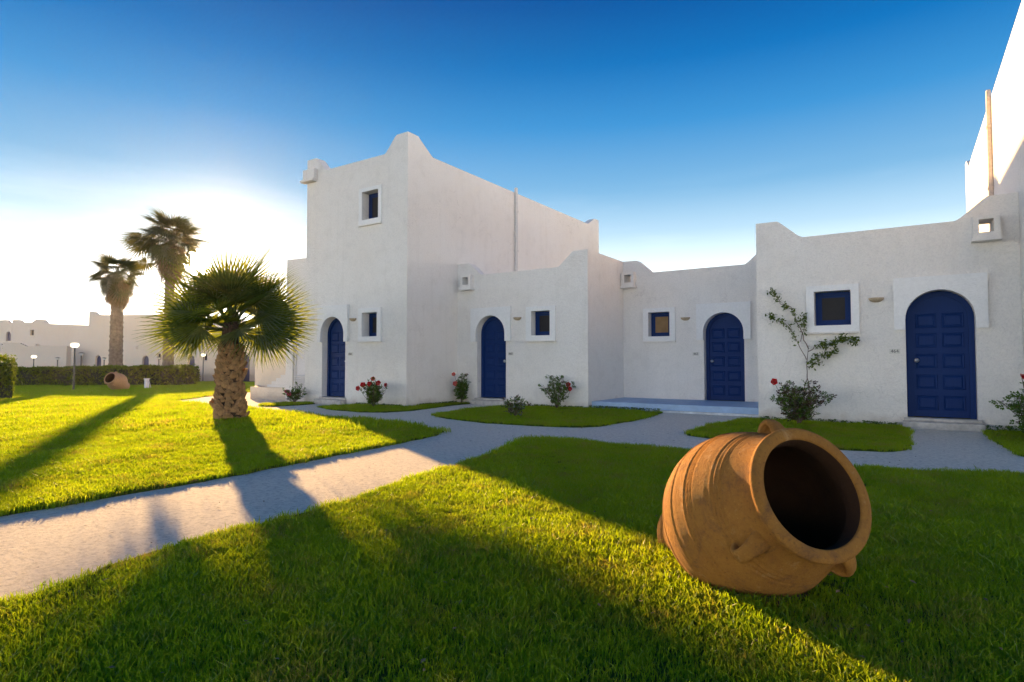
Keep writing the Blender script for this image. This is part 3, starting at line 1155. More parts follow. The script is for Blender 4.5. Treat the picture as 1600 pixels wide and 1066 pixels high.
# ------------------------------------------------------------------ distant houses across the lawn
def far_house(label, P, outline, depth, doors=(), windows=(), niches=(), spouts=(), name='distant_house', archwin=()):
    far = name == 'distant_house'
    h = thing(name, label, 'house' if far else 'wall', (0, 0, 0), 0, 'white houses far across the lawn' if far else None)
    mt = M['plaster_far_flare']
    holes = []
    for s, w, z0, z1 in doors:
        holes.append(arch(s, w / 2, z0, z1, 8))
    for s, w, z0, z1 in archwin:
        holes.append(arch(s, w / 2, z0, z1, 8))
    for s0, s1, z0, z1 in windows:
        holes.append(rect(s0, s1, z0, z1))
    for s, w, z0, z1 in niches:
        holes.append(arch(s, w / 2, z0, z1, 8))
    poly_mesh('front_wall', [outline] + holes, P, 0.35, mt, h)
    zr = min(z for s, z in outline if z > 0.5)
    ss = [s for s, z in outline]
    s0, s1 = min(ss), max(ss)
    mb = MB()
    slab(P, s0, s0 + 0.3, -1.2, zr, 0.352, depth, mb)
    mb.build('side_wall', mt, h)
    mb = MB()
    slab(P, s1 - 0.3, s1, -1.2, zr, 0.352, depth, mb)
    mb.build('side_wall', mt, h)
    mb = MB()
    slab(P, s0 + 0.302, s1 - 0.302, zr - 0.3, zr - 0.1, 0.354, depth, mb)
    mb.build('roof', mt, h)
    mb = MB()
    slab(P, s0 + 0.302, s1 - 0.302, -1.2, zr - 0.302, depth - 0.3, depth, mb)
    mb.build('back_wall', mt, h)
    for s, w, z0, z1 in doors:
        door_unit(P, s, w / 2, z0, z1, h, far=True, rec=0.12)
    for s, w, z0, z1 in archwin:
        poly_mesh('shutter', [arch(s, w / 2, z0, z1, 8)], lambda a, b, d: P(a, b, 0.15 + d), 0.05, M['blue_far'], h)
    for s0, s1, z0, z1 in windows:
        window_unit(P, s0, s1, z0, z1, h, far=True, rec=0.15)
        mb = MB()
        slab(P, s0 - 0.12, s1 + 0.12, z0 - 0.12, z0 - 0.03, -0.08, 0.0, mb)
        mb.build('sill', mt, h)
    for s, w, z0, z1 in niches:
        poly_mesh('niche', [arch(s, w / 2, z0, z1, 8)], lambda a, b, d: P(a, b, 0.16 + d), 0.05, mt, h)
    for s, z in spouts:
        mb = MB()
        slab(P, s - 0.2, s + 0.2, z - 0.16, z + 0.16, -0.2, 0.0, mb)
        mb.build('water_spout', mt, h)
    return h


PF1 = frontP(-63.03, 24.24, 0.9819, 0.1894)
far_house('distant white two-storey house standing behind the slender palm trunks', PF1,
          [(0, -1.2), (10.4, -1.2), (10.4, 5.2), (1.25, 5.45), (0.75, 5.66), (0.6, 5.78), (0, 5.8)], 9,
          doors=[(1.45, 0.85, -0.6, 1.75), (7.75, 0.85, -0.55, 1.7)], windows=[(9.2, 9.65, 1.32, 1.84)], spouts=[(6.55, 2.4)])
far_house('distant low white house seen behind the trunk of the stubby palm', frontP(-63.03 + 0.9819 * 10.41, 24.24 + 0.1894 * 10.41, 0.9819, 0.1894),
          [(0, -1.2), (14.0, -1.2), (14.0, 3.1), (13.2, 3.1), (12.7, 2.85), (5.5, 2.80), (5.1, 3.15), (4.3, 3.15), (3.9, 2.8), (0, 2.75)], 8,
          doors=[(2.9, 0.85, -0.5, 1.72), (9.0, 0.85, -0.45, 1.72)], windows=[(4.3, 4.75, 1.25, 1.8), (10.6, 11.05, 1.25, 1.8)], spouts=[(1.0, 2.2)])
PF2 = frontP(-86.11, 22.16, 0.9699, 0.2433)
far_house('distant white house with black arched upper window at the far left', PF2,
          [(-8, -1.6), (6.1, -1.6), (6.1, 5.25), (5.5, 5.4), (5.1, 5.7), (4.0, 5.7), (3.6, 5.3), (-8, 5.3)], 9,
          windows=[(3.9, 5.9, 0.0, 2.35)], archwin=[(5.55, 0.8, 3.4, 4.42)])
far_house('distant white block with one small square upper window and three roof horns', PF2,
          [(6.12, -1.6), (18.0, -1.6), (18.0, 4.85), (11.5, 5.15), (11.0, 5.58), (9.9, 5.66), (9.2, 5.32), (7.7, 5.35), (7.1, 5.66), (6.12, 5.68)], 9.2,
          windows=[(9.0, 9.6, 3.95, 4.55)])
PF3 = frontP(-86.11 + 0.9699 * 6.3 + 0.2433 * 1.6, 22.16 + 0.2433 * 6.3 - 0.9699 * 1.6, 0.9699, 0.2433)
far_house('distant single-storey white front with two arched niches beside its dark door', PF3,
          [(0, -1.6), (6.2, -1.6), (6.2, 2.95), (5.6, 3.0), (5.2, 2.8), (1.2, 2.85), (0.6, 3.05), (0, 3.05)], 1.4,
          doors=[(3.4, 0.85, -0.8, 1.95)], windows=[(5.0, 5.5, 1.35, 1.95)], niches=[(0.7, 0.5, -0.8, 2.0), (1.7, 0.5, -0.8, 2.0)], spouts=[(1.2, 2.6)])
far_house('distant cream garden wall with a raised horn at its left end', frontP(-66.5, 19.0, 0.76, 0.65),
          [(0, -1.2), (5.2, -1.2), (5.2, 2.55), (1.9, 2.5), (1.3, 2.8), (0, 2.85)], 0.7, name='garden_wall')
far_house('distant narrow white annex with a blind arch against the two-storey house', frontP(-65.2, 24.0, 0.9819, 0.1894),
          [(0, -1.2), (2.14, -1.2), (2.14, 3.25), (0, 3.2)], 4, niches=[(1.3, 0.8, -0.7, 1.95)])


# ------------------------------------------------------------------ terracotta jars
JL = 1.03


def jar_profile():
    """(r, z) outer profile from the mouth (z = 0) back to the foot, with throwing grooves"""
    base = [(0.000, 0.277), (0.004, 0.285), (0.009, 0.287), (0.022, 0.286), (0.028, 0.281), (0.034, 0.270), (0.044, 0.262), (0.060, 0.262), (0.085, 0.270), (0.11, 0.281), (0.15, 0.300), (0.20, 0.328), (0.26, 0.355),
            (0.32, 0.377), (0.38, 0.392), (0.44, 0.400), (0.50, 0.400), (0.56, 0.390), (0.62, 0.369), (0.68, 0.337), (0.74, 0.298), (0.80, 0.260), (0.86, 0.226), (0.92, 0.200), (0.96, 0.185), (0.98, 0.180), (0.995, 0.187), (1.03, 0.189)]
    ts = sorted(set([b[0] for b in base] + [i * 0.006 for i in range(20, 171)]))
    tx = [b[0] for b in base]
    rx = [b[1] for b in base]
    out = []
    for t in ts:
        if t > 1.03:
            break
        r = float(np.interp(t, tx, rx))
        for g0 in (0.185, 0.203, 0.222, 0.335, 0.352, 0.368, 0.47, 0.60):
            r -= 0.005 * math.exp(-((t - g0) / 0.0042) ** 2)
            r += 0.003 * math.exp(-((t - g0 - 0.009) / 0.0042) ** 2)
        out.append((r, -t))
    return out


def build_jar(label, loc, axis, scale=1.0, mat='terracotta', n=72, group=None):
    """loc: centre of the mouth; axis: direction the mouth faces"""
    ax = Vector(axis).normalized()
    t = thing('clay_jar', label, 'jar', (0, 0, 0), 0, group)
    e1 = Vector((0, 0, 1)) - ax * ax.z
    e1.normalize()
    e2 = ax.cross(e1)
    rot = Matrix((e1, e2, ax)).transposed().to_4x4()
    foot = Vector(loc) - ax * JL * scale
    t.location = foot
    mw = rot @ Matrix.Scale(scale, 4)
    off = Matrix.Translation(ax * JL * scale) @ mw
    rr = random.Random(5)
    ph = rr.uniform(0, 6)

    def wob(q, a, j):
        k = 1 + 0.006 * math.sin(2 * a + ph) + 0.004 * math.sin(3 * a + 1.3)
        return Vector((q.x * k, q.y * k, q.z))
    pr = jar_profile()
    mb = MB()
    mb.lathe(pr, n, off, wob)
    # flat foot
    o = len(mb.v)
    mb.v.append(tuple(off @ Vector((0, 0, -JL))))
    last = (len(pr) - 1) * n
    for k in range(n):
        mb.f.append((last + k, last + (k + 1) % n, o))
    body = mb.build('body', M[mat], t, smooth=True)
    mb = MB()
    # flat top of the rim
    mb.lathe([(0.277, 0.0), (0.274, 0.002), (0.256, 0.003), (0.238, 0.002), (0.233, -0.001), (0.231, -0.006)], n, off, wob)
    mb.build('rim', M[mat], t, smooth=True)
    mb = MB()
    mb.lathe([(0.231, -0.006), (0.228, -0.03), (0.222, -0.07), (0.25, -0.13), (0.30, -0.22), (0.345, -0.33), (0.362, -0.46), (0.34, -0.58), (0.26, -0.70), (0.12, -0.755), (0.001, -0.76)], n, off, wob)
    mb.build('inside', M['terracotta_inside_shade'], t, smooth=True)

    def handle(ang, z0, z1, out, wid):
        """strap handle springing from two points on the shoulder; ang about the axis"""
        tx = [-p[1] for p in pr]
        rx = [p[0] for p in pr]
        c, s = math.cos(ang), math.sin(ang)
        er, et = Vector((c, s, 0)), Vector((-s, c, 0))
        pts = []
        m = 12
        for i in range(m + 1):
            f = i / m
            zz = z0 + (z1 - z0) * f
            rb = float(np.interp(-zz, tx, rx))
            r0 = rb - 0.012
            pts.append((r0 + (out + 0.012) * math.sin(math.pi * f) ** 0.62, zz - 0.0 * math.sin(math.pi * f)))
        mbh = MB()
        o = 0
        ring = []
        for i, (rr_, zz) in enumerate(pts):
            a = Vector((pts[min(i + 1, m)][0] - pts[max(i - 1, 0)][0], 0, pts[min(i + 1, m)][1] - pts[max(i - 1, 0)][1])).normalized()
            nn = er * a.z - Vector((0, 0, 1)) * a.x
            f = i / m
            ww = wid * (1 + 0.55 * (2 * f - 1) ** 2)
            th = 0.017
            cen = er * rr_ + Vector((0, 0, zz))
            row = []
            for k in range(10):
                q = 2 * math.pi * k / 10
                x = ww * math.copysign(abs(math.cos(q)) ** 0.7, math.cos(q))
                y = th * math.copysign(abs(math.sin(q)) ** 0.8, math.sin(q))
                row.append(off @ (cen + et * x + nn * y))
            ring.append(row)
        vs = [v for row in ring for v in row]
        fs = []
        for i in range(m):
            for k in range(10):
                fs.append((i * 10 + k, i * 10 + (k + 1) % 10, (i + 1) * 10 + (k + 1) % 10, (i + 1) * 10 + k))
        mbh.add(vs, fs)
        mbh.build('handle', M[mat], t, smooth=True)
    for a in HANDLE_ANG:
        handle(a, -0.11, -0.215, 0.062, 0.031)
    for a in HANDLE_LOW:
        handle(a, -0.53, -0.66, 0.050, 0.042)
    return t


HANDLE_ANG = [R(-8), R(123), R(214)]
HANDLE_LOW = []
JAR_AX = (0.695, -0.576, 0.43)
build_jar('big terracotta jar lying tilted on the near lawn, dark mouth facing the path', (-0.337, 2.797, 0.507), JAR_AX)
jx, jy = -29.97, 12.65
build_jar('small faraway pale clay jar tipped over on the sunny lawn by the hedge', (jx + 0.15, jy - 0.30, gz(jx) + 0.60), (0.364, -0.806, 0.40), 1.0, 'terracotta_far', 28)
mb = MB()
rnd = random.Random(3)
n = 40
cx, cy = -0.66, 2.92
vs = [(cx, cy, 0.045)]
for k in range(n):
    a = 2 * math.pi * k / n
    q = rnd.uniform(0.85, 1.15)
    vs.append((cx + 0.24 * q * math.cos(a), cy + 0.17 * q * math.sin(a), 0.032))
    vs.append((cx + 0.33 * q * math.cos(a), cy + 0.25 * q * math.sin(a), 0.012))
fs = []
for k in range(n):
    j = (k + 1) % n
    fs += [(0, 1 + 2 * k, 1 + 2 * j), (1 + 2 * k, 2 + 2 * k, 2 + 2 * j, 1 + 2 * j)]
mb.add(vs, fs)
o = mb.build('soil', M['soil'], smooth=True)
o['kind'] = 'stuff'


# ------------------------------------------------------------------ palms
def fan_leaf(rad, pet, nseg, spread, droop, web, seed, pitch=0.0):
    """fan leaf: stalk along +X, blades fanning from its end, folded along their length, tips drooping"""
    rnd = random.Random(seed)
    mb = MB()
    # stalk
    w0, w1 = 0.028, 0.012
    pts = [(pet * t, 0, -0.06 * pet * t * t) for t in (0, 0.35, 0.7, 1.0)]
    for i in range(3):
        a, b = pts[i], pts[i + 1]
        wa = w0 + (w1 - w0) * i / 3
        wb = w0 + (w1 - w0) * (i + 1) / 3
        mb.add([(a[0], -wa, a[2]), (a[0], wa, a[2]), (a[0], 0, a[2] - wa), (b[0], -wb, b[2]), (b[0], wb, b[2]), (b[0], 0, b[2] - wb)], [(0, 1, 4, 3), (1, 2, 5, 4), (2, 0, 3, 5)])
    hub = Vector(pts[-1])
    da = 2 * spread / nseg
    for i in range(nseg):
        th = -spread + da * (i + 0.5) + rnd.uniform(-0.1, 0.1) * da
        L = rad * (0.72 + 0.28 * math.cos(th * 0.62)) * rnd.uniform(0.93, 1.05)
        cp, sp = math.cos(pitch), math.sin(pitch)
        d = Vector((math.cos(th) * cp, math.sin(th), -math.cos(th) * sp))
        s = Vector((-math.sin(th) * cp, math.cos(th), math.sin(th) * sp))
        lift = 0.10 * math.sin(abs(th)) * rad
        rows = []
        tilt = rnd.uniform(-0.2, 0.2)
        for f in (0.04, web * 0.55, web, 0.5 * (1 + web), 0.86, 1.0):
            r = L * f
            half = r * math.tan(da * 0.52) if f <= web else L * web * math.tan(da * 0.52) * (1 - ((f - web) / (1 - web)) ** 1.25) * 0.92
            half = max(half, 0.0015)
            z = -droop * rad * max(0, f - 0.25) ** 2.2 + lift * f - (0.05 + rnd.uniform(0, 0.10)) * rad * (f > 0.9) * droop * 2
            c = hub + d * r + Vector((0, 0, z))
            fold = half * 0.55
            rows.append((c - s * half + Vector((0, 0, fold * (0.5 + tilt))), c - Vector((0, 0, fold * 0.5)), c + s * half + Vector((0, 0, fold * (0.5 - tilt)))))
        vs = [v for row in rows for v in row]
        fs = []
        for j in range(len(rows) - 1):
            fs += [(j * 3, j * 3 + 1, j * 3 + 4, j * 3 + 3), (j * 3 + 1, j * 3 + 2, j * 3 + 5, j * 3 + 4)]
        mb.add(vs, fs)
    return mb


def place_frond(name, me, palm, base, az, el, roll, sc):
    o = bpy.data.objects.new(name, me)
    COL.objects.link(o)
    o.parent = palm
    d = Vector((math.cos(el) * math.cos(az), math.cos(el) * math.sin(az), math.sin(el)))
    side = Vector((-math.sin(az), math.cos(az), 0))
    up = d.cross(side)
    m = Matrix((d, side, up)).transposed().to_4x4()
    o.matrix_local = Matrix.Translation(base) @ m @ Matrix.Rotation(roll, 4, 'X') @ Matrix.Scale(sc, 4)
    return o


def stubby_palm():
    x, y = -10.21, 6.18
    palm = thing('palm_tree', 'stubby fan palm with shaggy brown trunk on the lawn before the tower house', 'palm tree', (x, y, 0.0), 0, 'fan palms on the lawn')
    rnd = random.Random(21)
    prof = [(0.225, -0.05), (0.225, 0.06), (0.212, 0.25), (0.178, 0.55), (0.155, 0.9), (0.145, 1.2), (0.145, 1.4), (0.15, 1.55), (0.14, 1.75), (0.12, 1.95), (0.05, 2.05)]
    mb = MB()
    mb.lathe(prof, 20)
    mb.build('trunk', M['palm_fibre'], palm, smooth=True)
    # old leaf bases: chunky wedges pointing up and out, in spirals
    boots = []
    for k in range(4):
        b = MB()
        w, h, t = 0.095, rnd.uniform(0.11, 0.15), 0.045
        o = rnd.uniform(0.06, 0.105)
        jit = lambda: rnd.uniform(-0.008, 0.008)
        vs = [(0 - 0.02, -w, 0), (0 - 0.02, w, 0), (t, w * 0.8, -0.01), (t, -w * 0.8, -0.01),
              (o * 0.6 - 0.01, -w * 0.62 + jit(), h * 0.6), (o * 0.6 - 0.01, w * 0.62 + jit(), h * 0.6), (o * 0.6 + t, w * 0.55, h * 0.52), (o * 0.6 + t, -w * 0.55, h * 0.52),
              (o + jit(), -w * 0.40, h + jit()), (o + jit(), w * 0.38, h + jit()), (o + t * 0.6, w * 0.3, h * 0.92), (o + t * 0.6, -w * 0.32, h * 0.9 + jit())]
        fs = [(0, 3, 2, 1), (0, 1, 5, 4), (1, 2, 6, 5), (2, 3, 7, 6), (3, 0, 4, 7), (4, 5, 9, 8), (5, 6, 10, 9), (6, 7, 11, 10), (7, 4, 8, 11), (8, 9, 10, 11)]
        b.add(vs, fs)
        boots.append(b.mesh('leaf_base', M['boot']))
    zs = [p[1] for p in prof]
    rs = [p[0] for p in prof]
    i = 0
    z = 0.02
    while z < 1.34:
        a = i * 2.39996 + rnd.uniform(-0.12, 0.12)
        r = float(np.interp(z, zs, rs)) - 0.012
        o = bpy.data.objects.new('leaf_base', boots[i % 4])
        COL.objects.link(o)
        o.parent = palm
        s = rnd.uniform(0.68, 1.2)
        o.matrix_local = Matrix.Translation((r * math.cos(a), r * math.sin(a), z)) @ Matrix.Rotation(a, 4, 'Z') @ Matrix.Rotation(rnd.uniform(-0.30, 0.22), 4, 'Y') @ Matrix.Rotation(rnd.uniform(-0.3, 0.3), 4, 'X') @ Matrix.Diagonal((s, s, s * rnd.uniform(0.85, 1.2), 1))
        z += 0.0112
        i += 1
    leaves = [fan_leaf(0.96, 0.50, 34, R(104), 0.10, 0.40, 40 + k, R((6, 16, 24, 12, 30)[k])).mesh('frond', M['frond']) for k in range(5)]
    c = Vector((0, 0, 1.76))
    FANS = [(33, 14, 78, 1.05), (18, 30, 62, 1.0), (50, 24, -66, 1.0), (30, -2, 66, 0.92), (8, 6, 55, 0.95), (62, 4, -58, 0.95),
            (213, 22, -62, 1.05), (228, 28, 60, 1.0), (198, 22, -64, 1.05), (207, 6, 35, 1.0), (242, 2, 48, 0.95), (188, 2, -52, 1.0),
            (-56, 72, 4, 0.95), (-30, 56, 22, 0.95), (-82, 60, -20, 0.95), (123, 74, 0, 0.98), (150, 60, 16, 0.95), (95, 60, -16, 0.95), (33, 52, 48, 1.0), (213, 54, -46, 0.98), (18, 68, 28, 1.0), (228, 70, -30, 0.92),
            (-56, 32, 20, 0.9), (-24, 26, 36, 0.92), (-92, 28, -36, 0.92), (-56, 10, 8, 0.85), (-18, 2, 34, 0.9), (-96, 4, -32, 0.9), (-40, 46, 12, 0.92), (-72, 48, -12, 0.92),
            (123, 32, 18, 0.95), (156, 24, -32, 0.95), (88, 24, 32, 0.95), (123, 8, 4, 0.9), (152, 2, 22, 0.9), (96, 0, -24, 0.9), (108, 48, 8, 0.95), (138, 50, -8, 0.95)]
    for k, (az, el, roll, sc) in enumerate(FANS):
        az = R(az + rnd.uniform(-5, 5))
        b = c + Vector((0.10 * math.cos(az), 0.10 * math.sin(az), -0.12 + 0.26 * el / 75))
        place_frond('frond', leaves[k % 5], palm, b, az, R(el + rnd.uniform(-4, 4)), R(roll + rnd.uniform(-10, 10)), sc)
    return palm


stubby_palm()


def tall_palm(label, x, y, zc, trunk_r, crown_r, nf, skirt_z, nskirt, seed, extra=()):
    z0 = gz(x)
    palm = thing('palm_tree', label, 'palm tree', (x, y, z0), 0, 'fan palms on the lawn')
    rnd = random.Random(seed)
    H = zc - z0
    mb = MB()
    prof = [(trunk_r * 1.35, -0.1), (trunk_r * 1.12, 0.35), (trunk_r, 1.0)]
    k = int((H - 1.0) / 0.16)
    for i in range(k):
        z = 1.0 + (H - 1.0) * (i + 1) / k
        f = (i + 1) / k
        rr = trunk_r * (1 - 0.18 * f)
        prof.append((rr * (1.06 if i % 2 else 0.97), z))
    mb.lathe(prof, 14, wob=lambda q, a, j: Vector((q.x * (1 + 0.05 * math.sin(5 * a + j * 1.7)), q.y * (1 + 0.05 * math.sin(4 * a + j * 2.1)), q.z)))
    mb.build('trunk', M['palm_bark'], palm)
    leaves = [fan_leaf(crown_r * 0.50, crown_r * 0.48, 22, R(120), 0.42, 0.45, seed * 9 + i, R(15 + 15 * i)).mesh('frond', M['frond_far']) for i in range(4)]
    dead = [fan_leaf(crown_r * 0.36, crown_r * 0.30, 12, R(70), 0.3, 0.45, seed * 11 + i).mesh('dead_frond', M['dead_frond']) for i in range(3)]
    for i in range(nf):
        f = i / nf
        az = i * 2.39996 + rnd.uniform(-0.3, 0.3)
        el = R(-35) + R(118) * f ** 0.9 + rnd.uniform(-0.15, 0.15)
        place_frond('frond', leaves[i % 4], palm, Vector((0, 0, H + 0.3 * f)), az, el, rnd.uniform(-0.6, 0.6), rnd.uniform(0.8, 1.08))
    for i in range(nskirt):
        f = i / nskirt
        az = i * 2.39996 + rnd.uniform(-0.3, 0.3)
        el = R(-82) + R(30) * f
        zz = skirt_z - z0 + (zc - skirt_z - 0.1) * f + rnd.uniform(-0.1, 0.1)
        place_frond('dead_frond', dead[i % 3], palm, Vector((trunk_r * 0.7 * math.cos(az), trunk_r * 0.7 * math.sin(az), zz + 0.6)), az, el, rnd.uniform(-0.5, 0.5), rnd.uniform(0.8, 1.15))
    for az, el, s, b in extra:
        place_frond('frond', leaves[0], palm, Vector(b), az, el, 0.2, s)
    return palm


tall_palm('tallest fan palm, slender trunk rising at the hedge end, crown crossing the sun', -37.74, 18.82, 8.3, 0.31, 2.3, 52, 6.7, 46, 31, extra=[(R(-146), R(14), 1.15, (-0.5, -0.3, 8.9)), (R(-140), R(4), 1.1, (-0.6, -0.4, 8.85)), (R(-152), R(-8), 1.1, (-0.5, -0.3, 8.8)), (R(-146), R(-22), 1.0, (-0.4, -0.2, 8.0))])
tall_palm('second tall fan palm with thicker trunk and brown leaf skirt, left of the tallest one', -45.3, 19.1, 6.75, 0.42, 2.1, 44, 5.4, 46, 32)


# ------------------------------------------------------------------ hedges and bush
def leaf_cards(mb, pos, nrm, size, rnd):
    """one small pointed leaf at pos, facing roughly nrm"""
    n = (Vector(nrm) + Vector((rnd.gauss(0, .6), rnd.gauss(0, .6), rnd.gauss(0, .6)))).normalized()
    a = n.orthogonal().normalized()
    a = Matrix.Rotation(rnd.uniform(0, 6.28), 3, n) @ a
    b = n.cross(a)
    s = size * rnd.uniform(0.6, 1.3)
    p = Vector(pos)
    mb.add([p - a * s, p + b * s * 0.45 + n * s * 0.12, p + a * s, p - b * s * 0.45 + n * s * 0.12], [(0, 1, 2, 3)])


def hedge(label, a, b, wid, h, ncards, seed, size, round_end=False):
    ax, ay = a
    bx, by = b
    L = math.hypot(bx - ax, by - ay)
    ux, uy = (bx - ax) / L, (by - ay) / L
    t = thing('hedge', label, 'hedge', (ax, ay, gz(ax)), 0, 'clipped hedges round the lawn')
    rnd = random.Random(seed)
    mb = MB()
    ns = max(4, int(L / 0.5))
    prof = [(-wid / 2, -0.1), (-wid / 2 * 1.04, h * 0.5), (-wid / 2 * 0.95, h * 0.9), (-wid / 4, h * 0.97), (wid / 4, h * 0.97), (wid / 2 * 0.95, h * 0.9), (wid / 2 * 1.04, h * 0.5), (wid / 2, -0.1)]
    m = len(prof)
    vs = []
    for i in range(ns + 1):
        s = L * i / ns
        for w, z in prof:
            e = 1.0
            k = 0.93 + rnd.uniform(-0.04, 0.04)
            wx = w * k * e
            X = ax + ux * s - uy * wx
            Y = ay + uy * s + ux * wx
            vs.append((X - ax, Y - ay, z * k + gz(X) - gz(ax)))
    fs = []
    for i in range(ns):
        for j in range(m - 1):
            fs.append((i * m + j, i * m + j + 1, (i + 1) * m + j + 1, (i + 1) * m + j))
    fs.append(tuple(range(m)))
    fs.append(tuple(ns * m + j for j in reversed(range(m))))
    mb.add(vs, fs)
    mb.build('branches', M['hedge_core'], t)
    mb = MB()
    per = 2 * h + wid
    for i in range(ncards):
        s = rnd.uniform(-0.02, L + 0.02)
        q = rnd.uniform(0, per)
        if rnd.random() < 2 * wid * h / (L * per) + 0.02:
            # end faces
            s = -0.0 if rnd.random() < 0.5 else L
            w, z = rnd.uniform(-wid / 2, wid / 2), rnd.uniform(0.03, h)
            nn = (ux * (1 if s > 0 else -1), uy * (1 if s > 0 else -1), 0.2)
        elif q < h:
            w, z, nn = -wid / 2, q, (uy, -ux, 0.2)
        elif q < h + wid:
            w, z, nn = q - h - wid / 2, h, (0, 0, 1)
        else:
            w, z, nn = wid / 2, q - h - wid, (-uy, ux, 0.2)
        bul = 0.05 * math.sin(s * 2.3 + z * 3) + rnd.gauss(0, 0.035)
        X = ax + ux * s - uy * w + nn[0] * bul
        Y = ay + uy * s + ux * w + nn[1] * bul
        Z = max(0.0, z) + nn[2] * bul
        leaf_cards(mb, (X - ax, Y - ay, Z + gz(X) - gz(ax)), nn, size, rnd)
    o = mb.build('foliage', M['hedge_leaf'], t)
    o['kind'] = 'stuff'
    return t


hedge('long clipped dark hedge in front, behind the faraway tipped jar', (-50.5, 14.1), (-35.4, 18.7), 1.3, 1.12, 9000, 51, 0.10)
hedge('second clipped hedge right behind the long front one, its right end by a garden lamp', (-56, 17.6), (-43.0, 23.2), 1.3, 1.15, 8000, 52, 0.10)
hedge('bright clipped bush cut by the left picture edge, sunlit leaves at its end', (-27.2, 3.3), (-23.95, 6.85), 1.3, 1.36, 11000, 53, 0.055)

# ------------------------------------------------------------------ garden lamps, meter post
def garden_lamp(label, x, y, h, globe=True):
    t = thing('garden_lamp', label, 'lamp', (x, y, gz(x)), 0, 'garden lamps round the lawn')
    mb = MB()
    mb.lathe([(0.09, -0.05), (0.09, 0.03), (0.045, 0.06), (0.038, 0.4), (0.036, h - 0.25), (0.05, h - 0.23), (0.05, h - 0.19)], 10)
    mb.build('post', M['dark_metal'], t, smooth=False)
    mb = MB()
    if globe:
        mb.lathe([(0.05, h - 0.19), (0.12, h - 0.17), (0.17, h - 0.11), (0.18, h - 0.05), (0.165, h + 0.0), (0.11, h + 0.035), (0.03, h + 0.045), (0.001, h + 0.046)], 16)
        mb.build('globe', M['globe'], t, smooth=True)
    else:
        mb.lathe([(0.05, h - 0.19), (0.10, h - 0.15), (0.13, h - 0.04), (0.10, h - 0.03), (0.001, h - 0.02)], 12)
        mb.build('globe', M['louvre'], t, smooth=True)
        mb = MB()
        mb.lathe([(0.20, h - 0.028), (0.19, h - 0.01), (0.08, h + 0.03), (0.001, h + 0.04)], 12)
        mb.build('shade', M['dark_metal'], t, smooth=True)
    return t


garden_lamp('nearest garden lamp, pale globe on dark post in front of the long hedge', -32.5, 11.95, 2.2)
garden_lamp('garden lamp with bright globe before the dark door at far left', -54.97, 17.58, 2.1)
garden_lamp('capped garden lamp just right of the globe lamp at far left', -48.62, 15.79 + 2.5, 2.2, False)
garden_lamp('capped garden lamp standing in front of the cream garden wall', -58.82, 20.43, 2.05, False)
garden_lamp('capped garden lamp left of the second palm trunk', -58.5, 23.75, 2.05, False)
garden_lamp('capped garden lamp left of the tallest palm trunk', -53.5, 25.9, 2.05, False)
garden_lamp('capped garden lamp right of the tallest palm trunk', -52.5, 26.3, 2.05, False)
garden_lamp('globe garden lamp behind the end of the second hedge, by a small window', -46.0, 25.6, 2.15)
bx, by = -31.27, 14.59
t = thing('service_post', 'stubby white service post with cables on the lawn beside the tallest palm', 'post', (bx, by, gz(bx)))
mb = MB()
mb.box(-0.1, 0.1, -0.08, 0.08, -0.05, 0.48)
o = mb.build('cabinet', M['louvre'], t)
bevel(o, 0.02)
mb = MB()
mb.box(-0.12, 0.12, -0.10, 0.10, 0.481, 0.52)
mb.build('lid', M['louvre'], t)
mb = MB()
mb.tube([(0.1, 0, 0.40), (0.22, 0.02, 0.36), (0.30, 0.03, 0.18), (0.36, 0.04, -0.02)], 0.012, 6)
mb.build('cable', M['pipe'], t, smooth=True)
mb = MB()
mb.tube([(0.1, 0.03, 0.36), (0.17, 0.06, 0.3), (0.22, 0.08, 0.14), (0.27, 0.1, -0.02)], 0.012, 6)
mb.build('cable', M['pipe'], t, smooth=True)


# ------------------------------------------------------------------ roses and climber
def rose_leaf(mb, p, d, size, rnd):
    """compound leaf: three to five small leaflets on a stalk"""
    d = Vector(d).normalized()
    s = d.orthogonal().normalized()
    s = Matrix.Rotation(rnd.uniform(0, 6.28), 3, d) @ s
    up = d.cross(s)
    for k, (f, sd) in enumerate(((0.45, 1), (0.5, -1), (0.9, 1), (0.95, -1), (1.25, 0))):
        if rnd.random() < 0.12:
            continue
        b = Vector(p) + d * size * f * 1.2
        q = (d * 0.6 + s * sd * 0.9 + up * rnd.uniform(-0.35, 0.35)).normalized()
        L = size * rnd.uniform(0.7, 1.1)
        w = q.cross(up).normalized() * L * 0.34
        z = up * L * 0.12
        mb.add([b, b + q * L * 0.45 + w + z, b + q * L, b + q * L * 0.45 - w + z], [(0, 1, 2, 3)])


def bloom_mesh(name, mat, r, seed):
    rnd = random.Random(seed)
    mb = MB()
    for ring, (n, rr, tilt) in enumerate(((5, 1.0, 0.25), (5, 0.8, 0.7), (4, 0.5, 1.15), (3, 0.28, 1.4))):
        for k in range(n):
            a = 2 * math.pi * k / n + ring * 0.6 + rnd.uniform(-0.15, 0.15)
            d = Vector((math.cos(a) * math.cos(tilt), math.sin(a) * math.cos(tilt), math.sin(tilt)))
            s = Vector((-math.sin(a), math.cos(a), 0))
            L = r * (0.55 + 0.45 * rr)
            w = s * L * 0.55
            c = Vector((math.cos(a), math.sin(a), 0)) * r * 0.12 * rr
            mb.add([c - w * 0.4, c + w * 0.4, c + d * L * 0.6 + w, c + d * L, c + d * L * 0.6 - w], [(0, 1, 2, 3, 4)])
    return mb.mesh(name, mat)


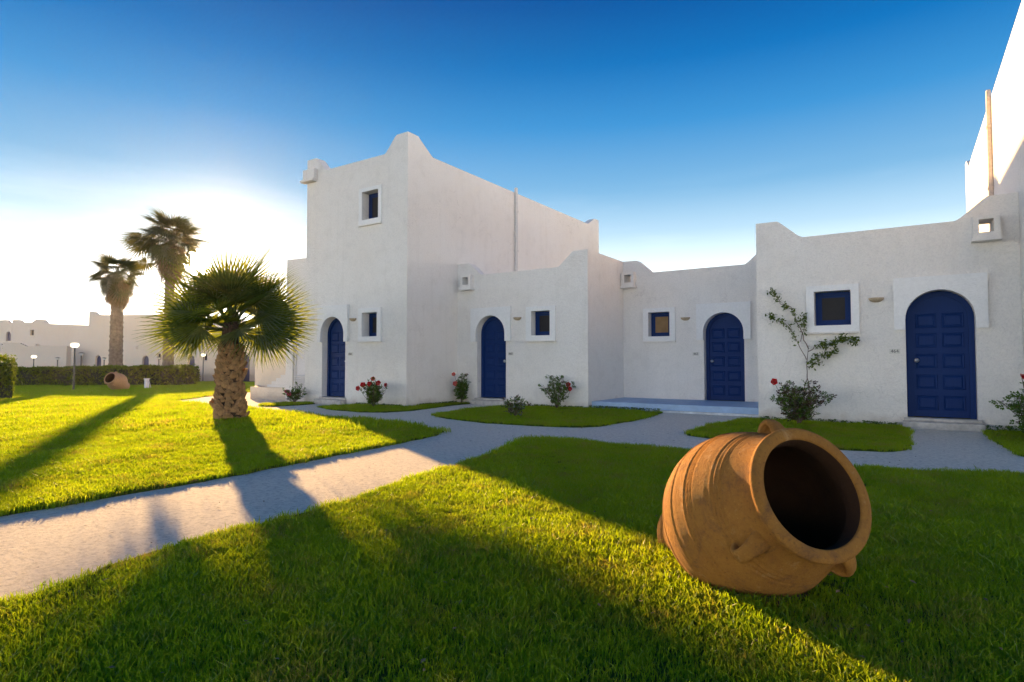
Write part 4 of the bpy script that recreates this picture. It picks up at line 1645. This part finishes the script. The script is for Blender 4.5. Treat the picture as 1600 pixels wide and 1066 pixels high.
def rose(label, x, y, h, wid, nstem, blooms, seed, leafm='rose_leaf', dens=1.0, petal='petal_red', lean=(0, 0), cat='rose bush'):
    t = thing('rose_bush', label, cat, (x, y, gz(x) + 0.02), 0, 'rose bushes along the house walls')
    rnd = random.Random(seed)
    st, lf, lf2 = MB(), MB(), MB()
    tips = []
    for i in range(nstem):
        az = i * 2.39996 + rnd.uniform(-0.4, 0.4)
        rad = wid * 0.5 * math.sqrt((i + 0.5) / nstem) * rnd.uniform(0.75, 1.1)
        hh = h * (1 - 0.35 * (rad / (wid * 0.5)) ** 2) * rnd.uniform(0.72, 1.02)
        ex, ey = rad * math.cos(az) + lean[0], rad * math.sin(az) * 0.8 + lean[1]
        pts = []
        for k in range(6):
            f = k / 5
            pts.append(Vector((ex * f ** 1.3 + rnd.uniform(-.015, .015), ey * f ** 1.3 + rnd.uniform(-.015, .015), hh * f)))
        st.tube(pts, [0.008, 0.0075, 0.006, 0.005, 0.004, 0.003], 5)
        tips.append(pts[-1])
        for k in range(int(19 * dens)):
            f = rnd.uniform(0.18, 1.0)
            j = min(4, int(f * 5))
            p = pts[j].lerp(pts[j + 1], f * 5 - j)
            d = Vector((rnd.gauss(0, 1), rnd.gauss(0, 1), rnd.uniform(-0.1, 0.9)))
            L = rnd.uniform(0.03, 0.11)
            e = p + d.normalized() * L
            st.tube([p, e], [0.0025, 0.0015], 3, cap=False)
            for q in range(2):
                rose_leaf(lf2 if rnd.random() < (0.45 if leafm == 'rose_leaf_red' else 0.08) else lf, p.lerp(e, 0.4 + 0.6 * q), d + Vector((rnd.gauss(0, .5), rnd.gauss(0, .5), rnd.gauss(0, .3))), rnd.uniform(0.032, 0.050), rnd)
    st.build('stems', M['twig'], t)
    o = lf.build('foliage', M['rose_leaf'], t)
    o['kind'] = 'stuff'
    if lf2.v:
        o = lf2.build('young_foliage', M['rose_leaf_red'], t)
        o['kind'] = 'stuff'
    bm_ = bloom_mesh('bloom', M[petal], 0.062, seed)
    for k, (bx_, bz_) in enumerate(blooms):
        # facing the path; bx_ is measured along the picture-parallel direction
        o = bpy.data.objects.new('bloom', bm_)
        COL.objects.link(o)
        o.parent = t
        pos = Vector((bx_ * 0.834 + 0.552 * -0.0, bx_ * 0.552 - 0.10, bz_))
        o.location = pos
        o.rotation_euler = (R(65) + rnd.uniform(-.4, .4), rnd.uniform(-.4, .4), R(33) + rnd.uniform(-.6, .6))
        o.scale = (rnd.uniform(0.8, 1.15),) * 3
        s2 = MB()
        s2.tube([pos + Vector((0, 0.03, -0.01)), pos * 0.75 + Vector((0, 0.06, -0.06)), pos * 0.4], [0.004, 0.004, 0.006], 4)
        s2.build('flower_stalk', M['twig'], t)
    return t


rose('low rose bush with one magenta bloom before the louvred door', -13.45, 9.95, 0.50, 0.72, 8, [(-0.12, 0.30), (-0.05, 0.24)], 61, dens=1.0, petal='petal_magenta')
rose('rounded rose bush with several red blooms at the tower corner', -10.35, 9.80, 0.66, 0.72, 12, [(-0.28, 0.44), (-0.17, 0.52), (-0.02, 0.54), (0.06, 0.66), (0.18, 0.56), (0.36, 0.52)], 62, dens=1.2)
rose('slim upright rose with coral blooms beside the narrow blue door', -9.45, 11.95, 0.74, 0.30, 8, [(-0.14, 0.74), (-0.10, 0.50)], 63, dens=1.5, petal='petal_coral')
rose('open rose bush with a pair of red blooms under the low house window', -6.62, 11.85, 0.82, 0.78, 10, [(0.30, 0.54), (0.34, 0.44)], 64, dens=1.1)
rose('small sparse reddish rose twig on the bed before the low house', -6.25, 9.55, 0.36, 0.55, 7, [], 65, leafm='rose_leaf_red', dens=0.7)
rose('largest rose bush, with purplish young leaves at the foot of the climber', -1.50, 10.85, 0.78, 1.02, 22, [(-0.38, 0.72)], 66, leafm='rose_leaf_red', dens=1.2)
rose('dense rose bush beside the nearest door, cut by the right picture edge', 1.45, 10.45, 0.74, 0.9, 20, [(-0.22, 0.84)], 67, dens=1.5, petal='petal_red')

cl = thing('climbing_plant', 'wiry climbing plant with bare stem on the white wall beside the square window', 'climber', (-1.46, 11.55, 0.0))
lf = MB()
rnd = random.Random(71)
branches = [
    ([(0, 0.0), (0.04, 0.45), (0.0, 0.9), (0.03, 1.35)], 0.014, 0.004, 0.0),
    ([(-0.10, 0.0), (-0.06, 0.5), (0.0, 0.85)], 0.009, 0.006, 0.0),
    ([(0.03, 1.30), (-0.08, 1.62), (-0.16, 1.82), (-0.22, 2.02), (-0.40, 2.12), (-0.52, 2.30), (-0.56, 2.37)], 0.009, 0.003, 1.0),
    ([(0.0, 1.10), (-0.14, 1.40), (-0.22, 1.62), (-0.34, 1.76), (-0.52, 1.84), (-0.60, 1.90)], 0.007, 0.003, 0.9),
    ([(0.03, 1.25), (0.18, 1.36), (0.40, 1.38), (0.58, 1.46), (0.78, 1.42)], 0.008, 0.003, 2.6),
    ([(0.02, 1.02), (0.16, 1.16), (0.36, 1.20), (0.48, 1.28)], 0.007, 0.003, 1.8),
    ([(0.02, 0.95), (0.12, 1.05), (0.26, 1.08)], 0.006, 0.003, 1.4),
    ([(-0.10, 1.42), (-0.02, 1.72), (-0.04, 1.92)], 0.006, 0.003, 1.2),
]
for pts, r0, r1, dens in branches:
    st_ = MB()
    p3 = [Vector((a, 0.06 - 0.02 * rnd.random(), b)) for a, b in pts]
    fine = []
    for i in range(len(p3) - 1):
        for k in range(4):
            f = k / 4
            fine.append(p3[i].lerp(p3[i + 1], f) + Vector((rnd.gauss(0, .008), rnd.gauss(0, .008), rnd.gauss(0, .008))))
    fine.append(p3[-1])
    m = len(fine)
    st_.tube(fine, [r0 + (r1 - r0) * i / (m - 1) for i in range(m)], 6)
    st_.build('stem', M['vine_wood'], cl, smooth=True)
    L = sum((fine[i + 1] - fine[i]).length for i in range(m - 1))
    for i in range(int(L * 170 * dens)):
        f = rnd.uniform(0.12, 1.0) ** 0.8 * (m - 1)
        j = min(m - 2, int(f))
        if math.sin(f * 1.9 + len(fine)) + rnd.gauss(0, 0.5) < -0.15:
            continue
        p = fine[j].lerp(fine[j + 1], f - j) + Vector((rnd.gauss(0, .030), rnd.uniform(-.08, .01), rnd.gauss(0, .036)))
        nn = Vector((rnd.gauss(0, .6), -1, rnd.gauss(0.4, .6))).normalized()
        leaf_cards(lf, p, nn, 0.033, rnd)
o = lf.build('foliage', M['vine_leaf'], cl)
o['kind'] = 'stuff'


# ------------------------------------------------------------------ weeds along the wall feet
mb = MB()
rnd = random.Random(91)
for (xa, ya, xb, yb, n_, hh) in ((-5.95, 12.20, -4.3, 12.17, 150, 0.07), (-9.70, 10.6, -9.70, 12.1, 90, 0.05), (-8.0, 12.12, -6.1, 12.12, 90, 0.05), (-2.2, 11.62, -0.15, 11.62, 110, 0.06), (0.98, 11.6, 1.4, 11.6, 40, 0.08), (-11.4, 10.24, -9.9, 10.24, 80, 0.05)):
    for i in range(n_):
        f = rnd.random()
        p = Vector((xa + (xb - xa) * f + rnd.gauss(0, 0.02), ya + (yb - ya) * f - abs(rnd.gauss(0, 0.03)), 0.02))
        for k in range(5):
            leaf_cards(mb, p + Vector((rnd.gauss(0, .02), rnd.gauss(0, .02), rnd.uniform(0.0, hh))), (rnd.gauss(0, .5), -0.6, 0.6), 0.020, rnd)
o = mb.build('weeds', M['rose_leaf'])
o['kind'] = 'stuff'


# ------------------------------------------------------------------ fallen leaves and twigs
M['litter'] = simple('dry_litter', (0.24, 0.15, 0.07), 0.9, var=0.5, scale=9)
mb = MB()
rnd = random.Random(95)
for i in range(900):
    d = rnd.uniform(1.6, 11)
    u = rnd.uniform(-0.95, 0.95)
    X = -0.552 * d + 0.834 * u * d
    Y = 0.834 * d + 0.552 * u * d
    if Y > 9.5:
        continue
    on_path = (-5.2 < X < -3.4 and Y < 6.5)
    if on_path and rnd.random() < 0.5:
        continue
    z = 0.006 if on_path or Y > 7.2 else rnd.uniform(0.03, 0.055)
    leaf_cards(mb, (X, Y, z + gz(X)), (0, 0, 3.0), rnd.uniform(0.008, 0.02), rnd)
o = mb.build('litter', M['litter'])
o['kind'] = 'stuff'


# ------------------------------------------------------------------ grass
def blade_tuft(name, nb, spread, hmin, hmax, w, seed, lean=0.5):
    rnd = random.Random(seed)
    mb = MB()
    for i in range(nb):
        a = rnd.uniform(0, 6.283)
        r = spread * math.sqrt(rnd.random())
        bx_, by_ = r * math.cos(a), r * math.sin(a)
        h = rnd.uniform(hmin, hmax) * (1 if rnd.random() > 0.08 else 1.35)
        d = rnd.uniform(0, 6.283)
        k = rnd.uniform(0.1, 1.0) * lean * h
        dx, dy = math.cos(d), math.sin(d)
        f = rnd.uniform(0, 6.283)
        sx, sy = math.cos(f) * w, math.sin(f) * w
        q = rnd.uniform(0.8, 1.2)
        m1 = (bx_ + dx * k * 0.30, by_ + dy * k * 0.30, h * 0.55)
        tip = (bx_ + dx * k, by_ + dy * k, h * 0.96)
        mb.add([(bx_ - sx * q, by_ - sy * q, -0.01), (bx_ + sx * q, by_ + sy * q, -0.01), (m1[0] + sx * 0.8, m1[1] + sy * 0.8, m1[2]), (m1[0] - sx * 0.8, m1[1] - sy * 0.8, m1[2]), tip],
               [(0, 1, 2, 3), (3, 2, 4)])
    return mb.mesh(name, M['grass'])


tuft_col = bpy.data.collections.new('grass_tufts')
for i in range(6):
    tuft_col.objects.link(bpy.data.objects.new('grass_tuft', blade_tuft('grass_tuft', 25, 0.06, 0.012, 0.037, 0.0023, 100 + i, 1.2)))
tuft_far = bpy.data.collections.new('grass_tufts_far')
for i in range(4):
    tuft_far.objects.link(bpy.data.objects.new('grass_tuft', blade_tuft('grass_tuft', 34, 0.16, 0.028, 0.055, 0.0042, 200 + i, 0.7)))


def gn_scatter(name, pts, rots, scs, col):
    me = bpy.data.meshes.new(name)
    me.vertices.add(len(pts))
    me.vertices.foreach_set('co', np.asarray(pts, dtype=np.float32).ravel())
    a = me.attributes.new('rot', 'FLOAT', 'POINT')
    a.data.foreach_set('value', np.asarray(rots, dtype=np.float32))
    a = me.attributes.new('sc', 'FLOAT', 'POINT')
    a.data.foreach_set('value', np.asarray(scs, dtype=np.float32))
    o = link(name, me)
    o['kind'] = 'stuff'
    g = bpy.data.node_groups.new(name, 'GeometryNodeTree')
    g.interface.new_socket('Geometry', in_out='INPUT', socket_type='NodeSocketGeometry')
    g.interface.new_socket('Geometry', in_out='OUTPUT', socket_type='NodeSocketGeometry')
    n = g.nodes
    gi, go = n.new('NodeGroupInput'), n.new('NodeGroupOutput')
    ip = n.new('GeometryNodeInstanceOnPoints')
    ci = n.new('GeometryNodeCollectionInfo')
    ci.inputs['Collection'].default_value = col
    ci.inputs['Separate Children'].default_value = True
    ci.inputs['Reset Children'].default_value = True
    ip.inputs['Pick Instance'].default_value = True

    def attr(nm):
        q = n.new('GeometryNodeInputNamedAttribute')
        q.data_type = 'FLOAT'
        q.inputs['Name'].default_value = nm
        return q.outputs['Attribute']
    cx_ = n.new('ShaderNodeCombineXYZ')
    g.links.new(attr('rot'), cx_.inputs['Z'])
    g.links.new(gi.outputs[0], ip.inputs['Points'])
    g.links.new(ci.outputs[0], ip.inputs['Instance'])
    g.links.new(cx_.outputs[0], ip.inputs['Rotation'])
    g.links.new(attr('sc'), ip.inputs['Scale'])
    g.links.new(ip.outputs[0], go.inputs[0])
    md = o.modifiers.new('scatter', 'NODES')
    md.node_group = g
    return o


def inside(poly, x, y):
    px = np.array([p[0] for p in poly])
    py = np.array([p[1] for p in poly])
    c = np.zeros(len(x), bool)
    n = len(poly)
    j = n - 1
    for i in range(n):
        cond = (py[i] > y) != (py[j] > y)
        with np.errstate(divide='ignore', invalid='ignore'):
            xi = (px[j] - px[i]) * (y - py[i]) / (py[j] - py[i]) + px[i]
        c ^= cond & (x < xi)
        j = i
    return c


FX, FY = -math.sin(R(33.5)), math.cos(R(33.5))
RX, RY = math.cos(R(33.5)), math.sin(R(33.5))


def field(poly, dens_fn, dmin, dmax, zoff, seed, keep_all_near=3.0):
    """random points on a lawn, density falling with distance; only the sector a viewer near the path could see"""
    rg = np.random.default_rng(seed)
    xs = [p[0] for p in poly]
    ys = [p[1] for p in poly]
    out = []
    edges = list(np.geomspace(max(dmin, 0.8), dmax, 14)) if dmin < dmax else []
    edges[0] = dmin
    for d0, d1 in zip(edges[:-1], edges[1:]):
        dm = 0.5 * (d0 + d1)
        half = 1.12 * d1 + 1.2
        area = 2 * half * (d1 - d0)
        n = int(area * dens_fn(dm))
        d = rg.uniform(d0, d1, n)
        s = rg.uniform(-half, half, n)
        x = FX * d + RX * s
        y = FY * d + RY * s
        k = inside(poly, x, y)
        out.append(np.stack([x[k], y[k]], 1))
    p = np.concatenate(out)
    z = np.where(p[:, 0] < -11, 0.012 * (p[:, 0] + 11), 0) + zoff
    return np.column_stack([p, z])


def clumpy(p, seed):
    """tuft size varies in patches"""
    x, y = p[:, 0], p[:, 1]
    w = (np.sin(x * 2.3 + 1.1 * np.sin(y * 1.7)) + np.sin(y * 3.1 + 1.3 * np.sin(x * 2.1 + seed)) + np.sin(x * 6.1 + y * 4.3)) / 3
    return 1.0 + 0.38 * w


rg = np.random.default_rng(77)
JAR_C = np.array([-0.64, 2.95])
for key, spec in dict(front=(1.2, 9.5), left=(2.5, 9.0), mid=(6, 14), tower=(9, 16), small=(10, 17), right=(6.3, 14), far=(6, 14)).items():
    poly = LAWNS[key]
    near = field(poly, lambda d: 1150 if d < 4 else 1150 * (4 / d) ** 1.25, spec[0], spec[1], 0.022, 300 + len(key))
    if key == 'front':
        dd = np.hypot((near[:, 0] - JAR_C[0]) / 0.27, (near[:, 1] - JAR_C[1]) / 0.22)
        near = near[(dd > 1) | (rg.random(len(near)) < 0.03)]
    bare = np.sin(near[:, 0] * 3.7 + 2.1 * np.sin(near[:, 1] * 2.9)) + np.sin(near[:, 1] * 4.9 + 1.7 * np.sin(near[:, 0] * 3.3))
    near = near[(bare < 1.55) | (rg.random(len(near)) < 0.72)]
    dist = near[:, :2] @ np.array([FX, FY])
    sc = clumpy(near, 1) * rg.uniform(0.6, 1.4, len(near)) * np.clip(1 + (dist - 4) * 0.05, 1, 1.4)
    if key not in ('front', 'left'):
        sc *= 0.85
    gn_scatter('grass', near, rg.uniform(0, 6.283, len(near)), sc, tuft_col)
p = field(LAWNS['left'], lambda d: 110 * (9 / d) ** 1.1, 9.0, 46, 0.02, 401)
gn_scatter('grass', p, rg.uniform(0, 6.283, len(p)), clumpy(p, 2) * rg.uniform(0.55, 1.6, len(p)), tuft_far)

bpy.context.view_layer.update()

# ------------------------------------------------------------------ added box of thin even air for a veiling glow round the sun
hm = bpy.data.materials.new('glow_haze')
hm.use_nodes = True
hn = hm.node_tree.nodes
hn.remove(hn['Principled BSDF'])
pv = hn.new('ShaderNodeVolumePrincipled')
pv.inputs['Color'].default_value = (0.98, 0.93, 0.86, 1)
pv.inputs['Density'].default_value = 0.00009
pv.inputs['Anisotropy'].default_value = 0.88
hm.node_tree.links.new(pv.outputs[0], hn['Material Output'].inputs['Volume'])
mb = MB()
mb.box(-520, 320, -320, 520, -8.0, 12.5)
o = mb.build('glow_haze', hm)
o['kind'] = 'stuff'
bpy.context.view_layer.update()
